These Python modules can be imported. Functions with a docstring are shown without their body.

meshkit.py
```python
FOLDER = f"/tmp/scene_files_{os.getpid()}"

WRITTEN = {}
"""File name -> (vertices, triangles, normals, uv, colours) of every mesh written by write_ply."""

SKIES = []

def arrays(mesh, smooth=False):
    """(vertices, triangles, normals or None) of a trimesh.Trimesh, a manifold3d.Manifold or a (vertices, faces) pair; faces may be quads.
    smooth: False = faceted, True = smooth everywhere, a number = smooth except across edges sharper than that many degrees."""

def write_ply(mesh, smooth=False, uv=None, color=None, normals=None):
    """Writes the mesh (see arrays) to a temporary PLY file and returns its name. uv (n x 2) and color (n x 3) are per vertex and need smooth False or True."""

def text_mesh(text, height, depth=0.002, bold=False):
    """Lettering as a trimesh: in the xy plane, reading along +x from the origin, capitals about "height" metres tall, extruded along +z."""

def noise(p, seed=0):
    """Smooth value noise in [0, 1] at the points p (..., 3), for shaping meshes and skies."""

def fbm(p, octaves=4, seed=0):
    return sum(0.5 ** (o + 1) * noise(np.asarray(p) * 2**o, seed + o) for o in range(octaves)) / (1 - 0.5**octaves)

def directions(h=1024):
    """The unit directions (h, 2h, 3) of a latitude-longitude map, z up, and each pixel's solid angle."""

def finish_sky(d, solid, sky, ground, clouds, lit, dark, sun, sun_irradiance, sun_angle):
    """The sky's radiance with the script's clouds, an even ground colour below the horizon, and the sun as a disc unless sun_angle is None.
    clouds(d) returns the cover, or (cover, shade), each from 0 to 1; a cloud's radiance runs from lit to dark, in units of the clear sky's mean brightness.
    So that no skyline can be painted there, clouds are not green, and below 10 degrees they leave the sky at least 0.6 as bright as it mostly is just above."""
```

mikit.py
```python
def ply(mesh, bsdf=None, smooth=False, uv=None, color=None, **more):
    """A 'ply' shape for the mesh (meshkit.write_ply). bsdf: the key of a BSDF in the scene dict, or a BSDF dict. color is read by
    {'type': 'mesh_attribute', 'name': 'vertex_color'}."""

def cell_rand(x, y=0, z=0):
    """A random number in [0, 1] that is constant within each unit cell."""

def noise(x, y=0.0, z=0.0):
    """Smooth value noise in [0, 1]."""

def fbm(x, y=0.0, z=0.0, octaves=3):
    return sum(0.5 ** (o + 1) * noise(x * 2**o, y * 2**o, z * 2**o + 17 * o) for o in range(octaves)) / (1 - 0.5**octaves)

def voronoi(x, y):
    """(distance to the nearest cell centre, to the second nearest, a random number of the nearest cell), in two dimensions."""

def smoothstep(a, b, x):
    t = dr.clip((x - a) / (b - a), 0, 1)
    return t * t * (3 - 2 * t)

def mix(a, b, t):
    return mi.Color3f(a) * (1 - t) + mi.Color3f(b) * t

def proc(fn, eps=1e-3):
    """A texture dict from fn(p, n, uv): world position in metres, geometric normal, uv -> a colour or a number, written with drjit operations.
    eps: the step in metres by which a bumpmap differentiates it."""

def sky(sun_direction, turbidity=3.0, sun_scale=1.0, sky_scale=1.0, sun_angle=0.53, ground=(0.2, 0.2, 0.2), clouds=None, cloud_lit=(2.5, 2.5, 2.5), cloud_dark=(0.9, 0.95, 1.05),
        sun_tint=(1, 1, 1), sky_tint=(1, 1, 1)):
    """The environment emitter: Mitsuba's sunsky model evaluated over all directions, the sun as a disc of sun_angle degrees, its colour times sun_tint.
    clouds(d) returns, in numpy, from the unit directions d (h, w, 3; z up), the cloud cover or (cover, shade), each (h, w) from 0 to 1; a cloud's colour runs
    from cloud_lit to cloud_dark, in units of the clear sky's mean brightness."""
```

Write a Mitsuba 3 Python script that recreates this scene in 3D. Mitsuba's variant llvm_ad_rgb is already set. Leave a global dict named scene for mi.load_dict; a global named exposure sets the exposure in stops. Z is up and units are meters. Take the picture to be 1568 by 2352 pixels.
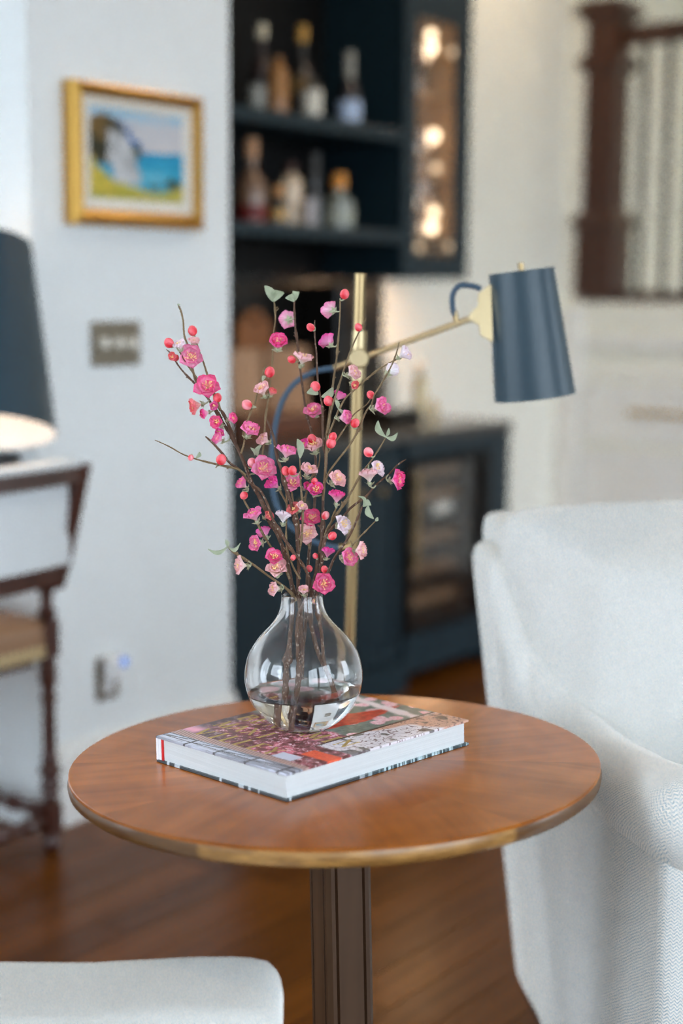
import math, random
import numpy as np, trimesh
import manifold3d as m3
import mitsuba as mi, drjit as dr
import mikit, meshkit
from mikit import proc, noise, fbm, voronoi, cell_rand, smoothstep, mix

scene, labels = {'type': 'scene'}, {}
T4 = mi.ScalarTransform4f
rng = np.random.default_rng(7)

# ------------------------------------------------------------------ camera
# world: x runs along the left wall and the bar, y into that wall, z up; the camera stands at the origin at 1.35 m
FPX, W, H, HC = 3500.0, 1568, 2352, 1.35
PITCH, ROLL, YAW = map(math.radians, (8.230, 0.413, 37.181))
CAM = np.array([0, 0, HC])
RH = np.array([math.sin(YAW), -math.cos(YAW), 0.0]); FH = np.array([math.cos(YAW), math.sin(YAW), 0.0]); UZ = np.array([0, 0, 1.0])
FWD = math.cos(PITCH) * FH - math.sin(PITCH) * UZ
UP0 = math.sin(PITCH) * FH + math.cos(PITCH) * UZ
RIGHT = RH * math.cos(ROLL) + UP0 * math.sin(ROLL); UP = -RH * math.sin(ROLL) + UP0 * math.cos(ROLL)
scene['camera'] = {'type': 'thinlens', 'fov': math.degrees(2 * math.atan(W / 2 / FPX)), 'fov_axis': 'x', 'aperture_radius': 0.0175,
                   'focus_distance': 2.035, 'near_clip': 0.05, 'far_clip': 100.0,
                   'to_world': T4().look_at(origin=CAM.tolist(), target=(CAM + FWD).tolist(), up=UP.tolist())}

# ------------------------------------------------------------------ light: overcast sky through the windows behind the camera
def overcast(d):
    n = meshkit.fbm(d * 3.0, 3, 5)
    return np.ones(d.shape[:2]), 0.35 * n
scene['sky'] = mikit.sky((-0.5, -0.6, 0.62), turbidity=4.0, sun_scale=0.0, clouds=overcast, cloud_lit=(1.88, 2.17, 2.46), cloud_dark=(1.28, 1.53, 1.82), ground=(0.35, 0.36, 0.36))
exposure = 5.05

# ------------------------------------------------------------------ helpers
def ray(px, py): return FWD + (px - W / 2) / FPX * RIGHT - (py - H / 2) / FPX * UP
def at(px, py, ax, val):
    d = ray(px, py); return CAM + d * ((val - CAM[ax]) / d[ax])
def atd(px, py, depth): return CAM + ray(px, py) * depth
def cw(x, y, z): return x * RH + y * FH + z * UZ
def aty(px, py, Y):
    d = ray(px, py); return CAM + d * (Y / (d @ FH))
def M4(ex, ey, ez, o):
    m = np.eye(4); m[:3, 0], m[:3, 1], m[:3, 2], m[:3, 3] = ex, ey, ez, o; return m
CAMM = M4(RH, FH, UZ, [0, 0, 0])          # camera-aligned floor frame (right, ahead, up)

used = {}
def fresh(name):
    used[name] = used.get(name, 0) + 1
    return name if used[name] == 1 else f'{name}_{used[name] - 1:03d}'
def tag(key, label, cat=None, group=None, kind=None):
    labels[key] = {k: v for k, v in dict(label=label, category=cat, group=group, kind=kind).items() if v}
def put(name, mesh, bsdf, parent=None, smooth=30, M=None, label=None, **kw):
    key = fresh(name if parent is None else f'{parent}__{name}')
    if M is not None and not isinstance(mesh, str):
        mesh = mesh.copy(); mesh.apply_transform(M)
    scene[key] = mikit.ply(mesh, bsdf, smooth, **kw)
    if label: tag(key, label)
    return key
def thing(name, label, cat, group=None):
    key = fresh(name); tag(key, label, cat, group); return key
def solo(name, mesh, bsdf, label, cat, group=None, **kw):
    key = put(name, mesh, bsdf, **kw); tag(key, label, cat, group); return key
def struct(name, mesh, bsdf, label=None, **kw):
    key = put(name, mesh, bsdf, **kw); tag(key, label or name.replace('_', ' '), kind='structure'); return key

def cat_(*ms): return trimesh.util.concatenate([m for m in ms])
def tm(man):
    m = man.to_mesh(); return trimesh.Trimesh(np.array(m.vert_properties)[:, :3], np.array(m.tri_verts), process=False)
def box(x0, x1, y0, y1, z0, z1, c=0.0):
    if c <= 0:
        m = trimesh.creation.box((x1 - x0, y1 - y0, z1 - z0)); m.apply_translation(((x0 + x1) / 2, (y0 + y1) / 2, (z0 + z1) / 2)); return m
    c = min(c, 0.45 * min(x1 - x0, y1 - y0, z1 - z0)); p = []
    for X, sx in ((x0, 1), (x1, -1)):
        for Y, sy in ((y0, 1), (y1, -1)):
            for Z, sz in ((z0, 1), (z1, -1)):
                p += [(X + sx * c, Y + sy * c, Z), (X + sx * c, Y, Z + sz * c), (X, Y + sy * c, Z + sz * c)]
    return trimesh.convex.convex_hull(np.array(p))
def lathe(prof, n=40, cap=False):
    p = np.array(prof, float); a = np.arange(n) * 2 * np.pi / n
    v = np.stack([p[:, None, 0] * np.cos(a), p[:, None, 0] * np.sin(a), np.repeat(p[:, 1:2], n, 1)], -1).reshape(-1, 3)
    i, j = np.meshgrid(np.arange(len(p) - 1), np.arange(n), indexing='ij')
    q = np.stack([i * n + j, i * n + (j + 1) % n, (i + 1) * n + (j + 1) % n, (i + 1) * n + j], -1).reshape(-1, 4)
    f = np.vstack([q[:, [0, 1, 2]], q[:, [0, 2, 3]]])
    m = trimesh.Trimesh(v, f, process=False); m.merge_vertices(); m.update_faces(m.nondegenerate_faces()); return m
def spline(pts, n):
    from scipy.interpolate import PchipInterpolator
    p = np.array(pts, float)
    if len(p) < 3: return p[0] + (p[-1] - p[0]) * np.linspace(0, 1, n)[:, None]
    t = np.concatenate([[0], np.cumsum(np.linalg.norm(np.diff(p[:, :3], axis=0), axis=1) + 1e-9)])
    return PchipInterpolator(t, p)(np.linspace(0, t[-1], n))
def tube(p, r, sides=8, caps=True):
    p = np.asarray(p, float); r = np.broadcast_to(r, (len(p),)).astype(float)
    t = np.gradient(p, axis=0); t /= np.linalg.norm(t, axis=1, keepdims=True) + 1e-12
    ref = np.array([0.3, 0.2, 0.93]) if abs(t.mean(0)[2]) < 0.8 else np.array([0.95, 0.3, 0.05])
    a = np.cross(t, ref); a /= np.linalg.norm(a, axis=1, keepdims=True) + 1e-12
    b = np.cross(t, a); g = np.arange(sides) * 2 * np.pi / sides
    v = p[:, None] + r[:, None, None] * (np.cos(g)[None, :, None] * a[:, None] + np.sin(g)[None, :, None] * b[:, None])
    i, j = np.meshgrid(np.arange(len(p) - 1), np.arange(sides), indexing='ij')
    q = np.stack([i * sides + j, i * sides + (j + 1) % sides, (i + 1) * sides + (j + 1) % sides, (i + 1) * sides + j], -1).reshape(-1, 4)
    f = [q[:, [0, 1, 2]], q[:, [0, 2, 3]]]; v = v.reshape(-1, 3)
    if caps:
        k = np.arange(sides); n0 = len(v); v = np.vstack([v, p[:1], p[-1:]])
        f += [np.stack([k * 0 + n0, (k + 1) % sides, k], 1), np.stack([k * 0 + n0 + 1, (len(p) - 1) * sides + k, (len(p) - 1) * sides + (k + 1) % sides], 1)]
    return trimesh.Trimesh(v, np.vstack(f), process=False)
def rod(a, b, r, sides=16): return tube([a, b], r, sides)
def align(axis):
    z = np.asarray(axis, float); z = z / np.linalg.norm(z)
    x = np.cross([0.13, 0.97, 0.2], z); x /= np.linalg.norm(x); return x, np.cross(z, x), z
def disc(center, axis, r, h, n=32, ch=0.0):
    m = lathe([(0, -h / 2), (r - ch, -h / 2), (r, -h / 2 + ch), (r, h / 2 - ch), (r - ch, h / 2), (0, h / 2)], n)
    m.apply_transform(M4(*align(axis), center)); return m
def ball(c, r, sub=2):
    m = trimesh.creation.icosphere(sub, r); m.apply_translation(c); return m
def hulls(stations):
    """union of the hulls of neighbouring groups of spheres [(x, y, z, r), ...]"""
    ps = []
    for a, b in zip(stations[:-1], stations[1:]):
        ps.append(m3.Manifold.batch_hull([m3.Manifold.sphere(s[3], 16).translate(s[:3]) for s in list(a) + list(b)]))
    return m3.Manifold.batch_boolean(ps, m3.OpType.Add)
def soft(man, edge=0.02, it=10):
    m = tm(man.refine_to_length(edge)); m.merge_vertices()
    trimesh.smoothing.filter_taubin(m, iterations=it); return m
def bsdf(name, d): scene[name] = d if d['type'] in ('dielectric', 'thindielectric', 'principledthin', 'twosided', 'bumpmap') else {'type': 'twosided', 'b': d}; return name
def rgb(*c): return {'type': 'rgb', 'value': list(c)}
def srgb(r, g, b): return [((x / 255 + 0.055) / 1.055) ** 2.4 if x > 10 else x / 255 / 12.92 for x in (r, g, b)]
def prin(name, col, rough=0.5, **k):
    return bsdf(name, {'type': 'principled', 'base_color': col if isinstance(col, dict) else rgb(*col), 'roughness': rough, **k})

# ------------------------------------------------------------------ materials
prin('paint_white', proc(lambda p, n, uv: mix((0.78, 0.81, 0.815), (0.82, 0.845, 0.845), fbm(p.x * 1.5, p.y * 1.5, p.z * 1.5))), 0.55, specular=0.25)
prin('paint_warm', rgb(0.84, 0.83, 0.75), 0.5, specular=0.3)
prin('paint_trim', rgb(0.84, 0.835, 0.81), 0.35, specular=0.4)
prin('ceiling_paint', rgb(0.86, 0.86, 0.84), 0.8, specular=0.1)
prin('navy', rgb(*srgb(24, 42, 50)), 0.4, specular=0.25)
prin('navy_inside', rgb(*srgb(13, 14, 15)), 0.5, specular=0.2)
prin('black_slab', rgb(*srgb(20, 17, 14)), 0.3, specular=0.3)
prin('stone_dark', rgb(*srgb(58, 58, 56)), 0.2, specular=0.5)
prin('brass', rgb(0.38, 0.27, 0.135), 0.2, metallic=1.0)
prin('brass_satin', rgb(0.60, 0.47, 0.27), 0.36, metallic=1.0)
prin('bronze', rgb(*srgb(120, 110, 94)), 0.4, metallic=0.6)
prin('bronze_knob', rgb(*srgb(226, 222, 210)), 0.35)
prin('shade_navy', rgb(*srgb(18, 50, 64)), 0.42, specular=0.7)
prin('shade_inside', rgb(0.85, 0.84, 0.82), 0.6)
prin('cable_blue', rgb(*srgb(52, 76, 96)), 0.6)
prin('gold_leaf', rgb(0.54, 0.31, 0.07), 0.33, metallic=0.85)
prin('linen', rgb(0.78, 0.74, 0.66), 0.8, specular=0.1)
prin('white_plastic', rgb(0.8, 0.81, 0.82), 0.4)
prin('cream_glaze', rgb(0.78, 0.70, 0.58), 0.25, clearcoat=0.5)
prin('iron', rgb(*srgb(30, 29, 26)), 0.5, specular=0.3)
prin('leather', proc(lambda p, n, uv: mix(srgb(128, 94, 68), srgb(150, 114, 84), fbm(p.x * 14, p.y * 14, p.z * 14))), 0.45, specular=0.4)
prin('white_fabric', proc(lambda p, n, uv: mix((0.62, 0.65, 0.67), (0.72, 0.74, 0.75), noise(p.x * 500, p.z * 500, p.y * 500))), 0.9, specular=0.1)
prin('pale_steel', rgb(0.7, 0.72, 0.74), 0.25, metallic=0.8)
prin('red_silk', rgb(*srgb(205, 30, 32)), 0.6)
prin('paper', proc(lambda p, n, uv: mix((0.54, 0.56, 0.56), (0.74, 0.76, 0.76), noise(p.z * 2600, fbm(p.x * 9, p.y * 9) * 3, 0.5) * 0.7 + 0.3 * noise(p.z * 900 + 3, p.x * 6, p.y * 6))), 0.8, specular=0.1)
prin('paper_white', rgb(0.82, 0.81, 0.83), 0.6)
prin('gold_foil', rgb(0.66, 0.47, 0.17), 0.38, metallic=0.7)

def wood_grain(u, v, w, a, b, scale=1.0):
    """streaks that run along u"""
    s = fbm(u * 3 * scale, v * 55 * scale, w * 55 * scale, 4)
    r = noise(u * 1.2 * scale + 5, v * 9 * scale, w * 9 * scale)
    return mix(a, b, dr.clip(0.65 * s + 0.5 * r - 0.08, 0, 1))
PLANK = 0.105
def floor_col(p, n, uv):
    row = dr.floor(p.y / PLANK)
    off = cell_rand(row, 3) * 1.5
    k = cell_rand(row, dr.floor((p.x + off) / 1.5), 9)
    g = wood_grain(p.x + k * 17, p.y + k * 5, p.z, srgb(64, 33, 6), srgb(116, 65, 18), 0.8)
    return g * (0.72 + 0.5 * k)
prin('floor_wood', proc(floor_col), 0.27, specular=0.14, clearcoat=0.1, clearcoat_gloss=0.85)
prin('mahogany', proc(lambda p, n, uv: wood_grain(p.z, p.x, p.y, srgb(40, 15, 6), srgb(76, 32, 14), 0.9)), 0.22, specular=0.6, clearcoat=0.6)
prin('newel_wood', proc(lambda p, n, uv: wood_grain(p.z, p.x, p.y, srgb(38, 16, 5), srgb(80, 38, 13), 0.9)), 0.22, specular=0.4, clearcoat=0.3)
prin('bark', proc(lambda p, n, uv: mix(mix(srgb(54, 32, 23), srgb(106, 76, 55), fbm(p.x * 260, p.y * 260, p.z * 90)), srgb(180, 166, 150), smoothstep(0.6, 0.8, fbm(p.x * 520, p.y * 520, p.z * 240)) * .8)), 0.55, specular=0.35)
prin('twig_bark', proc(lambda p, n, uv: mix(mix(srgb(92, 70, 46), srgb(140, 120, 88), fbm(p.x * 220, p.y * 220, p.z * 80)), srgb(190, 184, 164), smoothstep(0.66, 0.84, fbm(p.x * 600, p.y * 600, p.z * 300)) * .7)), 0.55, specular=0.3)
bsdf('petal', {'type': 'principledthin', 'base_color': {'type': 'mesh_attribute', 'name': 'vertex_color'}, 'roughness': 0.6, 'diff_trans': 0.42, 'spec_trans': 0.0})
bsdf('sepal', {'type': 'principledthin', 'base_color': rgb(*srgb(186, 190, 160)), 'roughness': 0.7, 'diff_trans': 0.5, 'spec_trans': 0.0})
bsdf('leaf', {'type': 'principledthin', 'base_color': proc(lambda p, n, uv: mix(srgb(150, 164, 132), srgb(196, 204, 180), fbm(p.x * 150, p.y * 150, p.z * 150))), 'roughness': 0.7, 'diff_trans': 0.6, 'spec_trans': 0.0})
prin('stamen', {'type': 'mesh_attribute', 'name': 'vertex_color'}, 0.6)
prin('bud_skin', {'type': 'mesh_attribute', 'name': 'vertex_color'}, 0.45, specular=0.4, sheen=0.3)
bsdf('glass', {'type': 'dielectric', 'int_ior': 1.5, 'ext_ior': 1.0})
bsdf('water_air', {'type': 'dielectric', 'int_ior': 1.333, 'ext_ior': 1.0})
bsdf('water_glass', {'type': 'dielectric', 'int_ior': 1.333, 'ext_ior': 1.5})
bsdf('pane', {'type': 'thindielectric', 'int_ior': 1.22})

# ------------------------------------------------------------------ the setting
YL, YB, XC0, XC1 = 2.81, 3.49, 2.476, 3.189      # left wall, back wall of the bar alcove, corners of the left wall
XP = at(1290, 800, 1, YB)[0]                      # stair wall
ZL = at(1310, 683, 0, XP)[2]                      # landing
X0, X1, Y0, Y1, ZC = -2.4, 8.4, -2.9, 4.0, 3.0
struct('floor', box(X0 - .2, X1, Y0 - .2, Y1, -0.08, -0.012), 'floor_wood', 'dark brown hardwood floor')
# planks: each board in view is a part of the floor
rr = np.random.default_rng(11)
def plank_rows():
    import mitsuba
    rows = np.arange(math.floor(0.1 / PLANK), math.floor(3.45 / PLANK) + 1)
    for k in rows:
        y0, y1 = k * PLANK, (k + 1) * PLANK
        # where that row lies in view on the floor
        xs = [x for x in np.arange(0.6, 6.28, 0.1) if inview(np.array([x, (y0 + y1) / 2, 0]))]
        if not xs: continue
        yield k, y0, y1, min(xs) - 0.3, max(xs) + 0.3
def inview(p):
    q = p - CAM; z = q @ FWD
    if z < 0.3: return False
    return -60 < W / 2 + FPX * (q @ RIGHT) / z < W + 60 and -60 < H / 2 - FPX * (q @ UP) / z < H + 60
def cr(x, y, z):
    h = ((int(x) + 1000000) * 374761393 + (int(y) + 1000000) * 668265263 + (int(z) + 1000000) * 2147483647) & 0xFFFFFFFF
    h = ((h ^ (h >> 13)) * 1274126177) & 0xFFFFFFFF
    return ((h ^ (h >> 16)) & 0xFFFFFF) / 16777215.0
laid = []
for k, y0, y1, xa, xb in plank_rows():
    off = cr(k, 3, 0) * 1.5
    i0, i1 = math.floor((xa + off) / 1.5), math.floor((xb + off) / 1.5)
    for i in range(i0, i1 + 1):
        x0, x1 = i * 1.5 - off, (i + 1) * 1.5 - off
        laid.append((k, x0, x1))
        put('plank', box(x0 + .0006, x1 - .0006, y0 + .0006, y1 - .0006, -0.012, 0.0, 0.0012), 'floor_wood', 'floor', smooth=False)
rest = []
for k in range(math.floor(Y0 / PLANK), math.ceil(Y1 / PLANK)):
    xs = sorted((a, b) for kk, a, b in laid if kk == k); cur = X0
    for a, b in xs + [(X1, X1)]:
        if a - cur > 0.02: rest.append(box(cur, a, k * PLANK + .0006, (k + 1) * PLANK - .0006, -0.012, 0.0))
        cur = max(cur, b)
kk = put('far_planks', cat_(*rest), 'floor_wood', 'floor', smooth=False); tag(kk, 'floorboards further off', kind='stuff')
struct('ceiling', box(X0 - .2, X1, Y0 - .2, Y1, ZC, ZC + .1), 'ceiling_paint', 'white ceiling')
struct('wall_left', box(XC0, XC1, YL, YB, 0, ZC), 'paint_white', 'white wall that carries the painting')
struct('wall_alcove', box(XC1, XP, YB, YB + .12, 0, ZC), 'paint_warm', 'white wall behind the bar cabinets')
def bb(x0, x1, y0, y1, h=.215):   # baseboard with a stepped cap
    return cat_(box(x0, x1, y0, y1, 0, h - .035, .003), box(x0 + .004, x1 - .004, y0 + .006, y1 - .0, h - .035, h - .012, .004), box(x0 + .008, x1 - .008, y0 + .011, y1, h - .012, h, .004))
struct('baseboard_left', cat_(bb(XC0 - .0, XC1 + .018, YL - .018, YL), bb(XC1, XC1 + .018, YL - .018, 2.89)), 'paint_trim', 'white baseboard under the painting', smooth=False)
# window walls behind the camera
def wall_open(axis, pos, th, a0, a1, opens, z1=ZC):
    ms, cur = [], a0
    def bx(p, q, z0, z):
        if q - p < .001 or z - z0 < .001: return
        ms.append(box(pos, pos + th, p, q, z0, z) if axis == 'x' else box(p, q, pos, pos + th, z0, z))
    for o0, o1, s, t in opens:
        bx(cur, o0, 0, z1); bx(o0, o1, 0, s); bx(o0, o1, t, z1); cur = o1
    bx(cur, a1, 0, z1); return cat_(*ms)
def window(n, axis, pos, o0, o1, s, t, cols, rows):
    ms = []; f = .035
    def bx(p, q, z0, z): ms.append(box(pos + .03, pos + .07, p, q, z0, z) if axis == 'x' else box(p, q, pos + .03, pos + .07, z0, z))
    for i in range(cols + 1):
        c = o0 + (o1 - o0) * i / cols; w = f if i in (0, cols) else .014; bx(max(o0, c - w), min(o1, c + w), s, t)
    for i in range(rows + 1):
        c = s + (t - s) * i / rows; w = f if i in (0, rows) else .014; bx(o0, o1, max(s, c - w), min(t, c + w))
    struct(f'window_{n}', cat_(*ms), 'paint_trim', 'white multi-pane window', smooth=False)
OY = [(-2.2, -.3, .25, 2.8), (0.0, 1.9, .25, 2.8), (4.4, 6.3, .25, 2.8)]
OX = [(1.7, 3.5, .25, 2.8)]
struct('wall_right', wall_open('y', Y0 - .1, .1, X0, X1, OY), 'paint_white', 'window wall to the right of the camera')
struct('wall_rear', wall_open('x', X0 - .1, .1, Y0, Y1, OX), 'paint_white', 'window wall behind the camera')
ON = [(-1.9, -.2, .4, 2.7)]
struct('wall_niche', cat_(wall_open('y', 3.75, .1, X0, XC0 + .02, ON)), 'paint_white', 'window wall of the niche behind the desk')
for i, o in enumerate(ON): window(i + 8, 'y', 3.75, *o, 3, 4)
for i, o in enumerate(OY): window(i + 1, 'y', Y0 - .1, *o, 3, 4)
for i, o in enumerate(OX): window(i + 5, 'x', X0 - .1, *o, 3, 4)
# stair wall: knee wall with mouldings, landing, far wall
struct('wall_stair', cat_(box(XP, XP + .14, Y0, YB, 0, ZL - .02), box(XP, XP + .14, 3.415, YB + .12, ZL - .02, ZC), box(XP + .14, X1, Y0, YB, ZL - .12, ZL - .02)), 'paint_warm', 'white panelled wall under the stair landing')
struct('wall_far', box(X1 - .9, X1 - .8, Y0, Y1, ZL - .02, ZC), 'paint_warm', 'pale wall behind the stair railing')
struct('wall_end', cat_(box(XP + .14, X1, YB, YB + .12, ZL, ZC), box(X1, X1 + .1, Y0, Y1, 0, ZC)), 'paint_warm', 'pale wall at the end of the stairs')
def zs(py): return at(1440, py, 0, XP)[2]
yd = at(1343, 900, 0, XP)[1]
struct('trim_1', box(XP - .03, XP, Y0, YB - .09, zs(800), zs(770), .008), 'paint_trim', 'white rail moulding on the stair wall', smooth=False)
struct('trim_2', box(XP - .012, XP, Y0, YB - .0, zs(770), ZL - .04, .004), 'paint_warm', 'flat white board under the landing', smooth=False)
struct('trim_3', cat_(box(XP - .02, XP, Y0, yd + .06, zs(868), zs(850), .005), box(XP - .02, XP, yd + .02, yd + .07, .1, zs(868), .005)), 'paint_trim', 'white face frame around the stair drawers', smooth=False)
struct('trim_4', box(XP - .05, XP + .0, YB - .12, YB, 0, ZL - .04, .008), 'paint_trim', 'white corner post of the stair wall', smooth=False)

# ------------------------------------------------------------------ drawers built into the stair wall
def shaker(x, y0, y1, z0, z1, rail=.045):
    return cat_(box(x - .012, x, y0, y1, z0, z1, .003), box(x - .022, x - .012, y0, y1, z1 - rail, z1, .003), box(x - .022, x - .012, y0, y1, z0, z0 + rail, .003),
                box(x - .022, x - .012, y0, y0 + rail, z0 + rail, z1 - rail, .003), box(x - .022, x - .012, y1 - rail, y1, z0 + rail, z1 - rail, .003))
t = thing('stair_cabinet', 'white built-in drawers with a long brass bar pull under the stair landing', 'cabinet')
d = put('drawer', shaker(XP - .001, yd - .72, yd - .005, zs(1015), zs(880)), 'paint_trim', t, smooth=False)
pl_, pr_ = at(1440, 947, 0, XP - .05), at(1568, 952, 0, XP - .05)
put('pull', cat_(box(XP - .06, XP - .045, pr_[1] - .18, pl_[1], pl_[2] - .012, pl_[2] + .012, .004), *[box(XP - .05, XP - .02, y - .01, y + .01, pl_[2] - .008, pl_[2] + .008) for y in (pl_[1] - .05, pr_[1] - .1)]), 'brass_satin', d, smooth=False, label='brass bar pull')
put('drawer', shaker(XP - .001, yd - .72, yd - .005, zs(1320), zs(1032)), 'paint_trim', t, smooth=False)

# ------------------------------------------------------------------ stair railing on the landing
t = thing('stair_railing', 'dark wood newel and handrail with slim iron balusters on the stair landing', 'railing')
yn = 3.338; xn = XP + .085; hw = .074
nw = [box(xn - hw, xn + hw, yn - hw, yn + hw, ZL, 2.62, .006)]
z_base = at(1395, 520, 0, XP)[2]
nw += [box(xn - .096, xn + .096, yn - .096, yn + .096, ZL, z_base, .006)]
def collar(z0, out, h): return [lathe4(xn, yn, [(hw, z0), (hw + out, z0 + h * .45), (hw + out, z0 + h * .7), (hw, z0 + h)])]
def lathe4(x, y, prof):
    m = lathe([(r * math.sqrt(2), z) for r, z in prof], 4); m.apply_transform(trimesh.transformations.rotation_matrix(math.pi / 4, [0, 0, 1])); m.apply_translation((x, y, 0)); return m
nw.append(lathe4(xn, yn, [(.096, z_base - .005), (.112, z_base + .012), (.112, z_base + .025), (hw, z_base + .075)]))
z_mid = at(1395, 140, 0, XP)[2]
nw.append(lathe4(xn, yn, [(hw, z_mid - .05), (.106, z_mid - .012), (.106, z_mid + .006), (hw, z_mid + .05)]))
z_cap = at(1395, 22, 0, XP)[2]
nw.append(lathe4(xn, yn, [(hw, z_cap - .05), (.115, z_cap - .005), (.115, z_cap + .015), (.085, z_cap + .05), (0, z_cap + .06)]))
put('newel_post', cat_(*nw), 'newel_wood', t, smooth=False)
zr = at(1500, 68, 0, XP)[2]
put('handrail', cat_(box(xn - .035, xn + .035, Y0, yn, zr - .045, zr + .02, .012), box(xn - .045, xn + .045, Y0, yn, zr + .005, zr + .04, .016)), 'newel_wood', t, smooth=False)
put('shoe_rail', box(xn - .05, xn + .05, Y0, 3.41, ZL - .02, ZL + .03, .006), 'newel_wood', t, smooth=False)
def knuckle(x, y, z, R=.021, hgt=.085):
    ms = []
    for q in range(4):
        a = np.linspace(0, 1, 12); ang = q * math.pi / 2 + a * math.pi * 1.1
        rad = .006 + R * np.sin(a * np.pi)
        ms.append(tube(np.stack([x + rad * np.cos(ang), y + rad * np.sin(ang), z - hgt / 2 + a * hgt], 1), .0042, 5))
    return cat_(*ms, box(x - .01, x + .01, y - .01, y + .01, z - hgt / 2 - .012, z - hgt / 2), box(x - .01, x + .01, y - .01, y + .01, z + hgt / 2, z + hgt / 2 + .012))
zA, zB, zM = at(1456, 265, 0, XP)[2], at(1445, 492, 0, XP)[2], at(1513, 370, 0, XP)[2]
for i in range(7):
    y = 3.155 - i * .117
    zz = (zA, zB) if i % 2 == 0 else (zM,)
    segs, cur = [], ZL + .02
    for z in sorted(zz):
        segs.append(box(xn - .0115, xn + .0115, y - .0115, y + .0115, cur, z - .05)); cur = z + .05
    segs.append(box(xn - .0115, xn + .0115, y - .0115, y + .0115, cur, zr - .03))
    segs.append(box(xn - .016, xn + .016, y - .016, y + .016, ZL + .03, ZL + .055, .004))
    b = put('baluster', cat_(*segs), 'iron', t, smooth=False)
    for z in zz: put('knuckle', knuckle(xn, y, z), 'iron', b)
struct('baseboard_far', box(X1 - .93, X1 - .9, Y0, YB, ZL - .02, ZL + .16, .006), 'paint_trim', 'white baseboard behind the balusters', smooth=False)

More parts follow.
